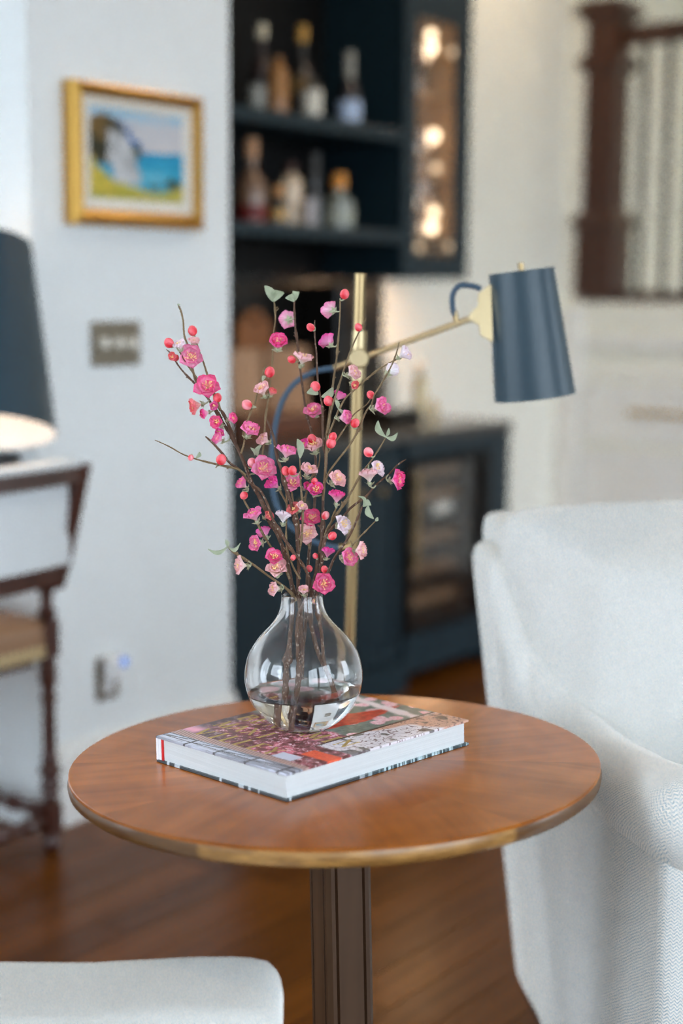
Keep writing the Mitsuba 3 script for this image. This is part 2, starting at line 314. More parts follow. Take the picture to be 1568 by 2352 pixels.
# ------------------------------------------------------------------ the bar: base cabinet, wine fridge, counter, shelves, glass cabinet
YF, YU = 2.89, 3.11
xb1 = at(1170, 1060, 1, YF)[0]; zct = at(1100, 976, 1, YF - .02)[2]
xf0, xf1 = at(934, 1250, 1, YF)[0], at(1124, 1200, 1, YF)[0]
zf0, zf1 = at(1000, 1440, 1, YF)[2], at(1020, 1050, 1, YF)[2]
xk = at(930, 1530, 1, YF)[0]
t = thing('bar_cabinet', 'navy base cabinet of the home bar with panelled doors under the dark counter', 'cabinet')
put('body', cat_(box(XC1 + .005, xf0 - .004, YF + .02, YB - .002, 0, zct - .036), box(xf0 - .004, xf1 + .004, YF + .06, YB - .002, zf0 - .14, zf0 - .006), box(xf1 + .004, xb1, YF, YB - .002, .0, zct - .036, .004),
                 box(xf0 - .004, xf1 + .004, YF, YB - .4, zf1 + .006, zct - .036, .003), box(xf0 - .004, xf1 + .004, YF, YF + .05, zf0 - .14, zf0 - .006, .003), box(xf0, xf1, YB - .03, YB - .002, zf0, zf1)), 'navy', t, smooth=False)
def door_panel(x0, x1, z0, z1, y, rail=.05, raised=True):
    ms = [box(x0, x1, y + .012, y + .02, z0, z1), box(x0, x1, y, y + .02, z0, z0 + rail, .002), box(x0, x1, y, y + .02, z1 - rail, z1, .002),
          box(x0, x0 + rail, y, y + .02, z0 + rail, z1 - rail, .002), box(x1 - rail, x1, y, y + .02, z0 + rail, z1 - rail, .002)]
    if raised: ms.append(box(x0 + rail + .012, x1 - rail - .012, y + .005, y + .016, z0 + rail + .012, z1 - rail - .012, .006))
    return cat_(*ms)
xd = [XC1 + .03, at(700, 1200, 1, YF)[0], at(838, 1200, 1, YF)[0], xf0 - .03]
zd1 = zct - .075
for i in range(3):
    d = put('door', door_panel(xd[i] + .003, xd[i + 1] - .003, .12, zd1, YF), 'navy', t, smooth=False)
    kx = xd[i + 1] - .04 if i != 2 else at(868, 1128, 1, YF)[0]
    kz = at(868, 1128, 1, YF)[2]
    put('knob', cat_(disc((kx, YF - .008, kz), (0, 1, 0), .006, .018), disc((kx, YF - .02, kz), (0, 1, 0), .014, .012, ch=.003)), 'brass', d, label='round brass knob')
put('plinth_foot', box(XC1 + .005, xk, YF - .012, YF + .03, 0, .11, .004), 'navy', t, smooth=False)
solo('countertop', box(XC1 + .003, at(1179, 968, 1, YF - .02)[0], YF - .02, YB - .002, zct - .034, zct, .004), 'stone_dark', 'dark stone countertop on top of the navy bar cabinet', 'countertop', smooth=False)
t = thing('wine_fridge', 'built-in wine fridge with a glass door and wooden racks beside the panelled cabinet doors', 'fridge')
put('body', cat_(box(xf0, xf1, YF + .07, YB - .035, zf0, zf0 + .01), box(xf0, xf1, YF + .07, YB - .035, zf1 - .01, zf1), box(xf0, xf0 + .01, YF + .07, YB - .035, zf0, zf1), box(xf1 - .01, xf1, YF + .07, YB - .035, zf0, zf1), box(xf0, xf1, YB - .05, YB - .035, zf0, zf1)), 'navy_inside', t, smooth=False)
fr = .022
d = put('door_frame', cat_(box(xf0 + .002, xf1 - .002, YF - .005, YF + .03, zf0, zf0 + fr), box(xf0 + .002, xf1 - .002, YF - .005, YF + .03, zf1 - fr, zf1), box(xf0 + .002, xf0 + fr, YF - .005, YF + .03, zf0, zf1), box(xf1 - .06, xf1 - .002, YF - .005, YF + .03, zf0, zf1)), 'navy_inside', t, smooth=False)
put('glass_pane', box(xf0 + fr, xf1 - .06, YF + .010, YF + .0105, zf0 + fr, zf1 - fr), 'pane', d, smooth=False)
prin('rack_wood', proc(lambda p, n, uv: wood_grain(p.x, p.y, p.z, srgb(84, 60, 38), srgb(120, 90, 58))), 0.5)
for i, py in enumerate((1080, 1135, 1232, 1300, 1368)):
    z = at(1010, py, 1, YF + .1)[2]
    put('rack', box(xf0 + .025, xf1 - .05, YF + .1, YB - .1, z - .022, z + .022, .004), 'rack_wood', t, smooth=False)
z = at(1010, 1165, 1, YF + .1)[2]; x = at(1010, 1165, 1, YF + .1)[0]
put('display', box(x - .06, x + .06, YF + .085, YF + .098, z - .018, z + .018, .004), 'bronze_knob', t, smooth=False)
hx, hz0, hz1 = at(955, 1190, 1, YF - .03)[0], at(955, 1305, 1, YF - .03)[2], at(955, 1085, 1, YF - .03)[2]
put('bar_handle', cat_(rod((hx, YF - .035, hz0), (hx, YF - .035, hz1), .010), rod((hx, YF - .035, hz0 + .03), (hx, YF, hz0 + .03), .006), rod((hx, YF - .035, hz1 - .03), (hx, YF, hz1 - .03), .006)), 'brass', t, label='tall brass bar handle')

# upper glass-front cabinet
xg0, xg1 = at(927, 500, 1, YU)[0], at(1076, 500, 1, YU)[0]
zg0, zg1 = at(1000, 640, 1, YU)[2], 2.75
gx0, gx1 = at(958, 300, 1, YU)[0], at(1050, 300, 1, YU)[0]
gz0, gz1 = at(1000, 588, 1, YU)[2], at(1000, 45, 1, YU)[2]
t = thing('glass_cabinet', 'tall navy wall cabinet with a lit glass door hanging over the counter', 'cabinet')
put('body', cat_(box(xg0, xg0 + .02, YU + .022, YB - .002, zg0, zg1), box(xg1 - .02, xg1, YU + .022, YB - .002, zg0, zg1), box(xg0, xg1, YU + .022, YB - .002, zg0 + .03, zg0 + .05), box(xg0, xg1, YU + .022, YB - .002, zg1 - .03, zg1), box(xg0 + .02, xg1 - .02, YB - .02, YB - .002, zg0, zg1)), 'navy', t, smooth=False)
d = put('door_frame', cat_(box(xg0, gx0, YU, YU + .02, zg0, zg1, .003), box(gx1, xg1, YU, YU + .02, zg0, zg1, .003), box(gx0, gx1, YU, YU + .02, zg0, gz0, .003), box(gx0, gx1, YU, YU + .02, gz1, zg1, .003)), 'navy', t, smooth=False)
put('glass_pane', box(gx0 - .004, gx1 + .004, YU + .008, YU + .0085, gz0 - .004, gz1 + .004), 'pane', d, smooth=False)
prin('cabinet_lining', rgb(0.34, 0.24, 0.15), 0.5, specular=0.5)
put('lining', cat_(box(xg0 + .022, xg1 - .022, YB - .026, YB - .021, zg0 + .05, zg1 - .03), box(xg1 - .026, xg1 - .021, YU + .024, YB - .026, zg0 + .05, zg1 - .03)), 'cabinet_lining', t, smooth=False, label='warm brown lining')
shz = [at(1000, py, 1, YU + .1)[2] for py in (545, 410, 225)]
for z in shz: put('shelf', box(xg0 + .022, xg1 - .027, YU + .05, YB - .03, z - .008, z), 'cabinet_lining', t, smooth=False)
xm = (gx0 + gx1) / 2
for px, py, r, e in ((989, 80, .017, .5), (990, 110, .018, .7), (1038, 120, .013, .16), (995, 312, .020, .6), (1001, 386, .014, .2), (995, 488, .018, .45), (990, 522, .019, .6), (962, 568, .013, .12), (1030, 566, .013, .12)):
    c = at(px, py, 0, xg1 - .031); c[1] = min(max(c[1], YU + .05), YB - .05)
    put('puck_light', disc(c, (-1, 0, 0), r, .010, 20), 'brass', t, label='small warm puck light', emitter={'type': 'area', 'radiance': rgb(e * .25, e * .185, e * .12)})
put('light_strip', box(xg0 + .024, xg0 + .034, YU + .03, YU + .045, gz0, gz1), 'brass', t, smooth=False, label='warm light strip behind the door frame', emitter={'type': 'area', 'radiance': rgb(.8, .5, .27)})
bsdf('crystal', {'type': 'dielectric', 'int_ior': 1.5})
def goblet(s=1.0): return [(0, 0), (.032 * s, 0), (.03 * s, .004), (.005 * s, .01), (.004 * s, .07 * s), (.02 * s, .085 * s), (.036 * s, .12 * s), (.034 * s, .17 * s), (.032 * s, .17 * s), (.033 * s, .12 * s), (.0, .088 * s)]
def tumbler(): return [(0, 0), (.03, 0), (.036, .09), (.033, .09), (.028, .008), (0, .008)]
gl = [(988, 110, goblet(1.1), 'stemmed crystal goblet on the top shelf of the glass cabinet', 2), (1038, 125, tumbler(), 'crystal tumbler on the top shelf of the glass cabinet', 2),
      (996, 320, goblet(1.0), 'stemmed crystal goblet on the middle shelf of the glass cabinet', 1), (1001, 385, tumbler(), 'crystal tumbler beside the goblet on the middle shelf of the glass cabinet', 1),
      (993, 480, goblet(1.15), 'stemmed crystal goblet on the lowest shelf of the glass cabinet', 0), (1025, 550, tumbler(), 'crystal tumbler on the lowest shelf of the glass cabinet', 0)]
for i, (px, py, prof, lab, s) in enumerate(gl):
    m = lathe(prof, 24); yy = YU + (.12 if i % 2 == 0 else .2); x = at(px + (-24 if i % 2 == 0 else 26), py, 1, yy)[0]
    x = min(max(x, xg0 + .07), xg1 - .07)
    m.apply_translation((x, yy, shz[s] + .0005)); solo('drinking_glass', m, 'crystal', lab, 'glass', 'glassware in the glass cabinet')

# open shelves between the left wall and the glass cabinet
zs1, zs2 = at(720, 266, 1, YU)[2], at(720, 517, 1, YU)[2]
t = thing('open_shelf_unit', 'navy open shelves holding liquor bottles beside the glass cabinet', 'shelf')
put('side_panel', box(XC1 + .003, XC1 + .03, YU - .02, YB - .002, zct + .002, 2.75, .003), 'navy', t, smooth=False)
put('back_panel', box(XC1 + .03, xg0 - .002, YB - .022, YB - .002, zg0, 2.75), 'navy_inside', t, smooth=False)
put('top_panel', box(XC1 + .03, xg0 - .002, YU, YB - .022, 2.6, 2.75), 'navy', t, smooth=False)
for z in (zs1, zs2): put('shelf', box(XC1 + .031, xg0 - .002, YU, YB - .024, z - .045, z, .004), 'navy', t, smooth=False)
xs_ = at(868, 800, 1, YB)[0]
solo('backsplash', box(XC1 + .032, xs_, YB - .022, YB - .003, zct + .001, zg0 - .002), 'black_slab', 'dark backsplash slab behind the left part of the counter', 'backsplash', smooth=False)

# bottles
def bottle(name, px, z, y, prof, col, label, rough=0.12, cap=None, lab=None, cap_col=None, lab_col=None, extra=None):
    """prof: (radius, height) of the glass; cap (z0, z1, r), lab (z0, z1, r)"""
    x = at(px, 400, 1, y)[0]; o = np.array([x, y, z + .0005])
    t = thing(name, label, 'bottle')
    k = f'glass_{name}_{used[name]}'; prin(k, rgb(*col), rough, specular=0.7, clearcoat=0.8)
    m = lathe(prof, 28); m.apply_translation(o); put('body', m, k, t)
    for nm, c, cc in (('cap', cap, cap_col), ('paper_label', lab, lab_col)):
        if c:
            m = lathe([(0, c[0]), (c[2], c[0]), (c[2], c[1]), (0, c[1])], 28); m.apply_translation(o)
            kk = f'{nm}_{name}_{used[name]}'; prin(kk, rgb(*cc), 0.5); put(nm, m, kk, t)
    if extra: extra(o, t)
def prof(r, hb, rn, h, sh=.05): return [(0, 0), (r, 0), (r, hb), (r * .8, hb + sh * .5), (rn * 1.3, hb + sh * .85), (rn, hb + sh), (rn, h), (0, h)]
cream, gold = srgb(216, 206, 180), srgb(196, 150, 70)
bottle('liquor_bottle', 601, zs1, YU + .125, prof(.036, .13, .013, .275), srgb(34, 12, 8), 'dark red bottle with a pale cap and white label, leftmost on the upper shelf', cap=(.235, .279, .016), cap_col=cream, lab=(.012, .09, .0375), lab_col=srgb(222, 220, 208))
bottle('liquor_bottle', 638, zs1, YU + .045, prof(.032, .12, .013, .17, .03), srgb(150, 100, 44), 'short amber bottle right beside the dark red bottle on the upper shelf', lab=(.05, .11, .0325), lab_col=srgb(160, 112, 60))
bottle('liquor_bottle', 693, zs1, YU + .125, prof(.036, .14, .014, .30), srgb(20, 16, 10), 'tall black bottle with gold cap and lettering in the middle of the upper shelf', cap=(.25, .303, .0165), cap_col=gold, lab=(.085, .135, .0372), lab_col=srgb(120, 92, 48))
bottle('liquor_bottle', 716, zs1, YU + .04, prof(.03, .09, .012, .125, .02), srgb(60, 52, 36), 'small bottle with a white label in front of the tall black bottle', lab=(.008, .085, .0312), lab_col=srgb(214, 212, 200))
bottle('liquor_bottle', 801, zs1, YU + .06, prof(.038, .09, .014, .235, .06), srgb(24, 22, 28), 'dark bottle with a grey neck and blue label, rightmost on the upper shelf', cap=(.15, .237, .0165), cap_col=srgb(150, 150, 142), lab=(.01, .075, .0392), lab_col=srgb(176, 196, 226))
bottle('liquor_bottle', 578, zs2, YU + .09, prof(.048, .10, .014, .26, .07), srgb(122, 92, 70), 'round cut decanter with red liquor, leftmost on the lower shelf', cap=(.20, .262, .019), cap_col=srgb(200, 150, 110), lab=(.006, .055, .0485), lab_col=srgb(110, 24, 20))
bottle('liquor_bottle', 668, zs2, YU + .125, prof(.036, .14, .016, .20, .03), srgb(222, 196, 164), 'cream coloured bottle with a rounded shoulder on the lower shelf', cap=(.17, .203, .018), cap_col=srgb(70, 40, 30))
bottle('liquor_bottle', 640, zs2, YU + .04, prof(.024, .05, .010, .115, .03), srgb(38, 34, 34), 'small dark bottle with a gold top in front of the cream coloured bottle', cap=(.085, .118, .016), cap_col=srgb(206, 150, 90), lab=(.012, .045, .0248), lab_col=srgb(200, 160, 90))
bottle('liquor_bottle', 722, zs2, YU + .125, prof(.026, .10, .016, .245, .03), srgb(36, 36, 34), 'slender black bottle between the cream bottle and the cork-topped one', cap=(.15, .246, .018), cap_col=srgb(60, 60, 58))
bottle('liquor_bottle', 708, zs2, YU + .045, [(0, 0), (.022, 0), (.024, .085), (.021, .085), (.019, .01), (0, .01)], srgb(150, 138, 134), 'small clear glass tumbler in front of the slender black bottle')
bottle('liquor_bottle', 779, zs2, YU + .08, prof(.052, .085, .02, .145, .025), srgb(120, 126, 116), 'squat clear bottle with an orange cork stopper, rightmost on the lower shelf', cap=(.13, .18, .024), cap_col=srgb(222, 150, 60), lab=(.02, .06, .0525), lab_col=srgb(160, 164, 152))

# things on the counter
def board(px0, px1, py0, py1, y, th, bs, label, arch=False, name='cutting_board'):
    a, b = at(px0, py1, 1, y), at(px1, py0, 1, y); z0, z1 = zct + .001, b[2]
    from shapely.geometry import box as sbox, Point
    w = b[0] - a[0]; s = sbox(-w / 2, 0, w / 2, z1 - z0 - (w * .35 if arch else 0))
    if arch: s = s.union(Point(0, z1 - z0 - w * .5).buffer(w * .42)).difference(Point(0, z1 - z0 - w * .3).buffer(w * .10))
    m = trimesh.creation.extrude_polygon(s.buffer(-.004).buffer(.004), th, engine='earcut')
    m.apply_transform(M4((1, 0, 0), (0, 0, 1), (0, -1, 0), ((a[0] + b[0]) / 2, y + th, z0)))
    return solo(name, m, bs, label, 'cutting board')
prin('board_orange', proc(lambda p, n, uv: wood_grain(p.z, p.x, p.y, srgb(112, 62, 24), srgb(164, 98, 42))), 0.4)
prin('board_pink', proc(lambda p, n, uv: wood_grain(p.z, p.x, p.y, srgb(136, 98, 70), srgb(196, 152, 116))), 0.4)
board(548, 622, 700, 965, YB - .10, .02, 'board_orange', 'tall arched wooden board leaning against the dark backsplash', True)
board(612, 708, 795, 965, YB - .16, .02, 'board_pink', 'pale pinkish wooden board in front of the arched board')
board(534, 600, 800, 965, YB - .19, .02, 'board_pink', 'pale pinkish wooden board beside the left wall on the counter')
a, b = at(532, 960, 1, YF + .25), at(712, 900, 1, YF + .25)
prin('red_box', proc(lambda p, n, uv: wood_grain(p.x, p.y, p.z, srgb(72, 34, 16), srgb(112, 60, 30))), 0.35)
solo('wooden_box', box(a[0], b[0], YF + .2, YF + .34, zct + .001, zct + .075, .006), 'red_box', 'low reddish brown wooden box in front of the boards', 'box', smooth=False)
a, b = at(776, 960, 1, YB - .2), at(868, 655, 1, YB - .2)
t = thing('counter_appliance', 'tall black appliance standing on the counter behind the brass lamp pole', 'appliance')
put('body', box(a[0], b[0], YB - .2, YB - .03, zct + .001, b[2], .008), 'black_slab', t, smooth=False)
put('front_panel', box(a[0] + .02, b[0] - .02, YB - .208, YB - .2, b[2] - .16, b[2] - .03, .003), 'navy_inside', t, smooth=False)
a, b = at(880, 958, 1, YF + .22), at(948, 930, 1, YF + .22)
solo('serving_tray', cat_(box(a[0], b[0], YF + .18, YF + .4, zct + .001, zct + .012), box(a[0], b[0], YF + .18, YF + .19, zct + .001, zct + .05), box(a[0], b[0], YF + .39, YF + .4, zct + .001, zct + .05), box(a[0], a[0] + .01, YF + .18, YF + .4, zct + .001, zct + .05), box(b[0] - .01, b[0], YF + .18, YF + .4, zct + .001, zct + .05)), 'black_slab', 'dark tray on the counter holding the canister and gold bottle', 'tray', smooth=False)
x = at(897, 900, 1, YF + .3)[0]
t = thing('canister', 'tall cream canister with a round lid standing in the dark tray', 'canister')
m = lathe([(0, 0), (.034, 0), (.036, .01), (.036, .15), (.03, .165), (0, .165)], 32); m.apply_translation((x, YF + .3, zct + .0125)); put('body', m, 'cream_glaze', t)
m = lathe([(0, .165), (.02, .165), (.024, .18), (.02, .2), (0, .205)], 24); m.apply_translation((x, YF + .3, zct + .0125)); put('lid', m, 'cream_glaze', t)
x = at(926, 900, 1, YF + .3)[0] + .012
t = thing('gold_bottle', 'slim gold bottle with a pale round stopper beside the cream canister', 'bottle')
m = lathe(prof(.024, .13, .01, .17, .03), 28); m.apply_translation((x, YF + .235, zct + .0125)); put('body', m, 'brass_satin', t)
m = ball((x, YF + .235, zct + .196), .02); put('stopper', m, 'cream_glaze', t)
x = at(995, 950, 1, YF + .2)[0]
m = lathe([(0, 0), (.016, 0), (.018, .03), (.018, .055), (.012, .06), (.012, .075), (0, .075)], 24); m.apply_translation((x, YF + .2, zct + .0005))
solo('spice_jar', m, 'brass_satin', 'small gold jar standing alone on the right part of the counter', 'jar')
# under-cabinet light
t = thing('under_cabinet_light', 'warm light strip under the glass cabinet above the counter', 'light')
put('housing', box(xg0 + .05, xg1 - .05, YU + .06, YU + .10, zg0 + .018, zg0 + .029), 'brass', t, smooth=False)
put('diffuser', box(xg0 + .06, xg1 - .06, YU + .065, YU + .095, zg0 + .013, zg0 + .0175), 'white_plastic', t, smooth=False, emitter={'type': 'area', 'radiance': rgb(3, 1.9, 1.1)})

# ------------------------------------------------------------------ painting, switch, plug on the left wall
def wq(px, py, off): return at(px, py, 1, YL - off)
fo = .04
TL, BR = wq(168, 182, fo), wq(470, 527, fo)
fx0, fx1, fz1, fz0 = TL[0], BR[0], wq(320, 203, fo)[2], wq(320, 521, fo)[2]
ix0, ix1 = wq(199, 300, .03)[0], wq(449, 300, .03)[0]; iz1, iz0 = wq(320, 232, .03)[2], wq(320, 486, .03)[2]
px0, px1 = wq(213, 300, .022)[0], wq(427, 300, .022)[0]; pz1, pz0 = wq(320, 256, .022)[2], wq(320, 459, .022)[2]
t = thing('framed_painting', 'seaside cliff painting in a broad gold frame on the white wall', 'painting')
def rail(a, b, c, d, yo, yi):   # mitred frame face between the outer and the inner rectangle, stepped
    return [a, b, c, d, yo, yi]
def frame_mesh(o, i, y_wall, prof_):
    """prof_: list of (fraction from outer to inner, distance from the wall)"""
    ox0, ox1, oz0, oz1 = o; ax0, ax1, az0, az1 = i; V, F = [], []
    for fr_, off in prof_:
        X0_, X1_, Z0_, Z1_ = ox0 + (ax0 - ox0) * fr_, ox1 + (ax1 - ox1) * fr_, oz0 + (az0 - oz0) * fr_, oz1 + (az1 - oz1) * fr_
        V += [(X0_, y_wall - off, Z0_), (X1_, y_wall - off, Z0_), (X1_, y_wall - off, Z1_), (X0_, y_wall - off, Z1_)]
    for k in range(len(prof_) - 1):
        for j in range(4):
            a, b = k * 4 + j, k * 4 + (j + 1) % 4; F += [(a, b, b + 4), (a, b + 4, a + 4)]
    return trimesh.Trimesh(np.array(V), np.array(F), process=False)
put('frame', frame_mesh((fx0, fx1, fz0, fz1), (ix0, ix1, iz0, iz1), YL, [(0, .001), (0, .03), (.05, .038), (.3, .042), (.42, .030), (.55, .034), (.8, .026), (.92, .022), (1, .012)]), 'gold_leaf', t, smooth=False)
put('liner', frame_mesh((ix0, ix1, iz0, iz1), (px0, px1, pz0, pz1), YL, [(0, .014), (.1, .018), (.9, .013), (1, .008)]), 'linen', t, smooth=False)
def painting(p, n, uv):
    u, v = uv.x, uv.y
    w = fbm(u * 14, v * 14, 2.0) - 0.5; w2 = noise(u * 40, v * 22, 7.0)
    uu, vv = u + w * .07, v + w * .07
    c = mix(srgb(196, 196, 202), srgb(150, 190, 214), smoothstep(.82, .98, vv))
    c = mix(c, srgb(204, 200, 202), smoothstep(.45, .75, noise(uu * 4, vv * 5, 1.0)) * .6)
    sea = mix(srgb(58, 168, 196), srgb(24, 140, 184), smoothstep(.2, .55, vv) * .7 + w2 * .3)
    c = mix(c, sea, smoothstep(.565, .545, vv))
    c = mix(c, srgb(120, 186, 208), smoothstep(.12, .0, dr.abs(vv - .26) + dr.abs(uu - .68) * .25) * .6)
    # far blue headland
    hl = smoothstep(.02, -.02, vv - (1.28 - 1.25 * uu)) * smoothstep(.28, .32, uu) * smoothstep(.5, .53, vv)
    c = mix(c, mix(srgb(40, 92, 158), srgb(66, 126, 186), w2), hl)
    # dark wooded cliff, left
    cl = smoothstep(.03, -.03, vv - dr.minimum(.93 - dr.square(uu - .16) * 3.2, 1.0)) * smoothstep(.40, .34, uu + (0.6 - vv) * .12) * smoothstep(.36, .42, vv)
    c = mix(c, mix(srgb(44, 46, 28), srgb(112, 88, 44), smoothstep(.3, .7, noise(uu * 9, vv * 9, 3.0))), cl)
    c = mix(c, srgb(52, 70, 50), smoothstep(.10, .06, dr.sqrt(dr.square(uu - .46) + dr.square(vv - .53))))
    # pale rock
    rk = smoothstep(.16, .12, dr.abs(uu - .33 - (.5 - vv) * .22) * (1.0 + dr.maximum(vv - .5, 0) * 2)) * smoothstep(.16, .2, vv) * smoothstep(.78, .72, vv)
    c = mix(c, mix(srgb(150, 152, 154), srgb(208, 210, 214), noise(uu * 18, vv * 5, 4.0)), rk)
    # yellow meadow
    md = dr.maximum(smoothstep(.02, -.02, vv - (.44 - .95 * uu)), smoothstep(.02, -.02, vv - (.16 + .05 * dr.sin(uu * 7))))
    c = mix(c, mix(srgb(206, 182, 70), srgb(168, 164, 60), noise(uu * 16, vv * 10, 6.0)), md)
    c = mix(c, srgb(120, 138, 66), smoothstep(.09, .0, vv) * .7)
    bush = dr.maximum(smoothstep(.10, .07, dr.sqrt(dr.square((uu - .88)) + dr.square((vv - .22) * 1.5))), smoothstep(.08, .05, dr.sqrt(dr.square((uu - .68)) + dr.square((vv - .165) * 2.2))))
    return mix(c, srgb(44, 58, 36), bush)
prin('canvas_paint', proc(painting), 0.6, specular=0.3)
q = trimesh.Trimesh([(px0 - .002, YL - .0095, pz0 - .002), (px1 + .002, YL - .0095, pz0 - .002), (px1 + .002, YL - .0095, pz1 + .002), (px0 - .002, YL - .0095, pz1 + .002)], [(0, 1, 2), (0, 2, 3)], process=False)
put('canvas', q, 'canvas_paint', t, smooth=False, uv=np.array([(0, 0), (1, 0), (1, 1), (0, 1.0)]))
t = thing('light_switch', 'square bronze wall plate with three pale round dimmer knobs below the painting', 'light switch')
a, b = wq(212, 842, .006), wq(322, 738, .006)
put('plate', box(a[0], b[0], YL - .007, YL - .0005, a[2], b[2], .002), 'bronze', t, smooth=False)
for px in (237, 270, 300):
    c = wq(px, 788, .012); m = lathe([(0, 0), (.0145, 0), (.0135, .018), (0, .019)], 24); m.apply_transform(M4((1, 0, 0), (0, 0, 1), (0, -1, 0), (c[0], YL - .007, c[2]))); put('knob', m, 'bronze_knob', t, label='pale dimmer knob')
t = thing('wall_outlet', 'bronze outlet plate low on the white wall above the baseboard', 'outlet')
a, b = wq(223, 1614, .006), wq(272, 1502, .006)
put('plate', box(a[0], b[0], YL - .006, YL - .0005, a[2], b[2], .002), 'bronze', t, smooth=False)
cx = (a[0] + b[0]) / 2; hz = (b[2] - a[2])
put('socket', box(cx - .016, cx + .016, YL - .009, YL - .006, a[2] + .018, a[2] + hz * .47, .003), 'white_plastic', t, smooth=False, label='pale socket face')
t = thing('plug_in_device', 'white plug-in device with a small blue light in the bronze wall outlet', 'plug-in device')
put('body', box(cx - .022, cx + .022, YL - .055, YL - .0065, a[2] + hz * .5, b[2] + .004, .008), 'white_plastic', t, smooth=False)
c = at(271, 1507, 1, YL - .058)
ld = ball((0, 0, 0), .0125, 3); ld.apply_transform(np.diag([1, .35, 1, 1.0])); ld.apply_translation((cx + .012, YL - .055, b[2] - .008))
put('indicator', ld, 'navy_inside', t, label='blue indicator light', emitter={'type': 'area', 'radiance': rgb(.0024, .0095, .030)})

# ------------------------------------------------------------------ desk in the niche, dark chair in front of it, lamp on the desk
zd = at(40, 1042, 1, 2.86)[2]
t = thing('desk', 'desk with a dark top behind the dark wooden chair, at the left edge', 'desk')
put('top', box(1.1, 2.472, 2.86, 3.45, zd - .022, zd, .004), 'iron', t, smooth=False)
put('side_panel', box(1.12, 1.16, 2.95, 3.43, 0, zd - .022, .003), 'paint_trim', t, smooth=False)
put('back_panel', box(1.16, 2.472, 3.40, 3.43, .3, zd - .022, .003), 'paint_trim', t, smooth=False)
put('foot_bar', rod((2.472, 3.2, .17), (1.16, 3.38, .21), .012, 10), 'iron', t)

t = thing('desk_chair', 'dark turned-wood chair with tan leather seat pulled up to the white desk', 'chair')
CX, CY, CW, CD = 2.400, 2.695, 0.50, 0.42
def sqtube(p, w):
    ms = []
    for a, b in zip(p[:-1], p[1:]):
        pts = [np.array(q[:3]) + np.array([sx * w / 2, sy * w / 2, 0]) for q in (a, b) for sx in (-1, 1) for sy in (-1, 1)]
        ms.append(trimesh.convex.convex_hull(np.array(pts)))
    return cat_(*ms)
def turned(x, y, z0, z1, r=.0195):
    """turned leg: beads near both ends, slender column between"""
    n = 60; s = np.linspace(0, 1, n); rad = np.full(n, r * .82)
    for c, w, a in ((.05, .02, .35), (.12, .03, .55), (.22, .035, .65), (.30, .018, .3), (.72, .015, .35), (.84, .02, .45), (.90, .02, .45), (.96, .02, .3)):
        rad += r * a * np.exp(-((s - c) / w) ** 2)
    return tube(np.stack([s * 0 + x, s * 0 + y, z0 + s * (z1 - z0)], 1), rad, 14)
def turned_bar(a, b, r=.015, beads=5):
    s = np.linspace(0, 1, 70); rad = r * (.75 + .55 * np.abs(np.sin(s * np.pi * beads)) ** 1.5)
    return tube(np.array(a) + (np.array(b) - np.array(a)) * s[:, None], rad, 12)
def leg(x, y, back):
    ms = [box(x - .0215, x + .0215, y - .0215, y + .0215, .045, .125, .003), lathe([(0, 0), (.013, 0), (.021, .012), (.023, .026), (.017, .042), (.012, .048)], 20).apply_translation((x, y, 0)),
          turned(x, y, .125, .485), box(x - .0215, x + .0215, y - .0215, y + .0215, .485, .575, .003)]
    return ms
for side in (0, 1):
    x = CX - side * CW; s = 1 if side == 0 else -1
    post = [turned(x, CY, .575, .66, .018), sqtube([(x + s * .012, CY - .008, .65), (x + s * .030, CY - .02, .72), (x + s * .068, CY - .05, .945)], .038)]
    put('back_leg', cat_(*leg(x, CY, True), *post), 'mahogany', t, smooth=25)
    put('front_leg', cat_(*leg(x, CY + CD, False)), 'mahogany', t, smooth=25)
def bowed(z0, z1, xo, yo, th, bow=.03, n=9):
    ms = []; xs = np.linspace(CX - CW - xo + .012, CX + xo - .012, n)
    f = lambda x: yo + bow * (1 - ((x - CX + CW / 2) / (CW / 2 + xo)) ** 2) * -1
    for a, b in zip(xs[:-1], xs[1:]):
        ms.append(trimesh.convex.convex_hull(np.array([(x, f(x) + d, z) for x in (a, b) for d in (-th / 2, th / 2) for z in (z0, z1)])))
    return cat_(*ms)
put('top_rail', bowed(.903, .943, .064, CY - .046, .034), 'mahogany', t, smooth=False)
put('lower_rail', bowed(.665, .712, .026, CY - .018, .032), 'mahogany', t, smooth=False)
put('back_panel', bowed(.712, .903, .045, CY - .036, .016), 'white_fabric', t, smooth=False, label='pale upholstered back panel')
put('top_pad', bowed(.943, .957, .064, CY - .046, .044), 'white_fabric', t, smooth=False, label='pale upholstered strip along the top')
st = soft(hulls([[(x, y, z, .03) for x in (CX - .02, CX - CW + .02) for y in (CY + .015, CY + CD - .01) for z in (.515, .55)], [(CX - CW / 2 + .1, CY + CD / 2 + .1, .575, .03), (CX - CW / 2 - .1, CY + CD / 2 + .1, .575, .03), (CX - CW / 2, CY + CD / 2 - .1, .575, .03), (CX - CW / 2, CY + CD / 2 - .05, .52, .03)]]), .03, 8)
put('seat', st, 'leather', t, smooth=True, label='tan leather seat')
put('seat_frame', box(CX - CW + .01, CX - .01, CY + .035, CY + CD, .455, .50, .004), 'mahogany', t, smooth=False)
nails = [trimesh.creation.icosphere(1, .0045) for _ in range(0)]
for x in np.linspace(CX - CW + .03, CX - .03, 36):
    m = trimesh.creation.icosphere(1, .0048); m.apply_translation((x, CY - .0175, .503)); nails.append(m)
k = put('nail_trim', cat_(*nails, box(CX - CW + .02, CX - .02, CY - .017, CY - .008, .488, .518)), 'brass_satin', t); tag(k, 'row of brass nailheads along the seat', kind='stuff')
put('stretcher', turned_bar((CX - .019, CY, .085), (CX - CW + .019, CY, .085)), 'mahogany', t)
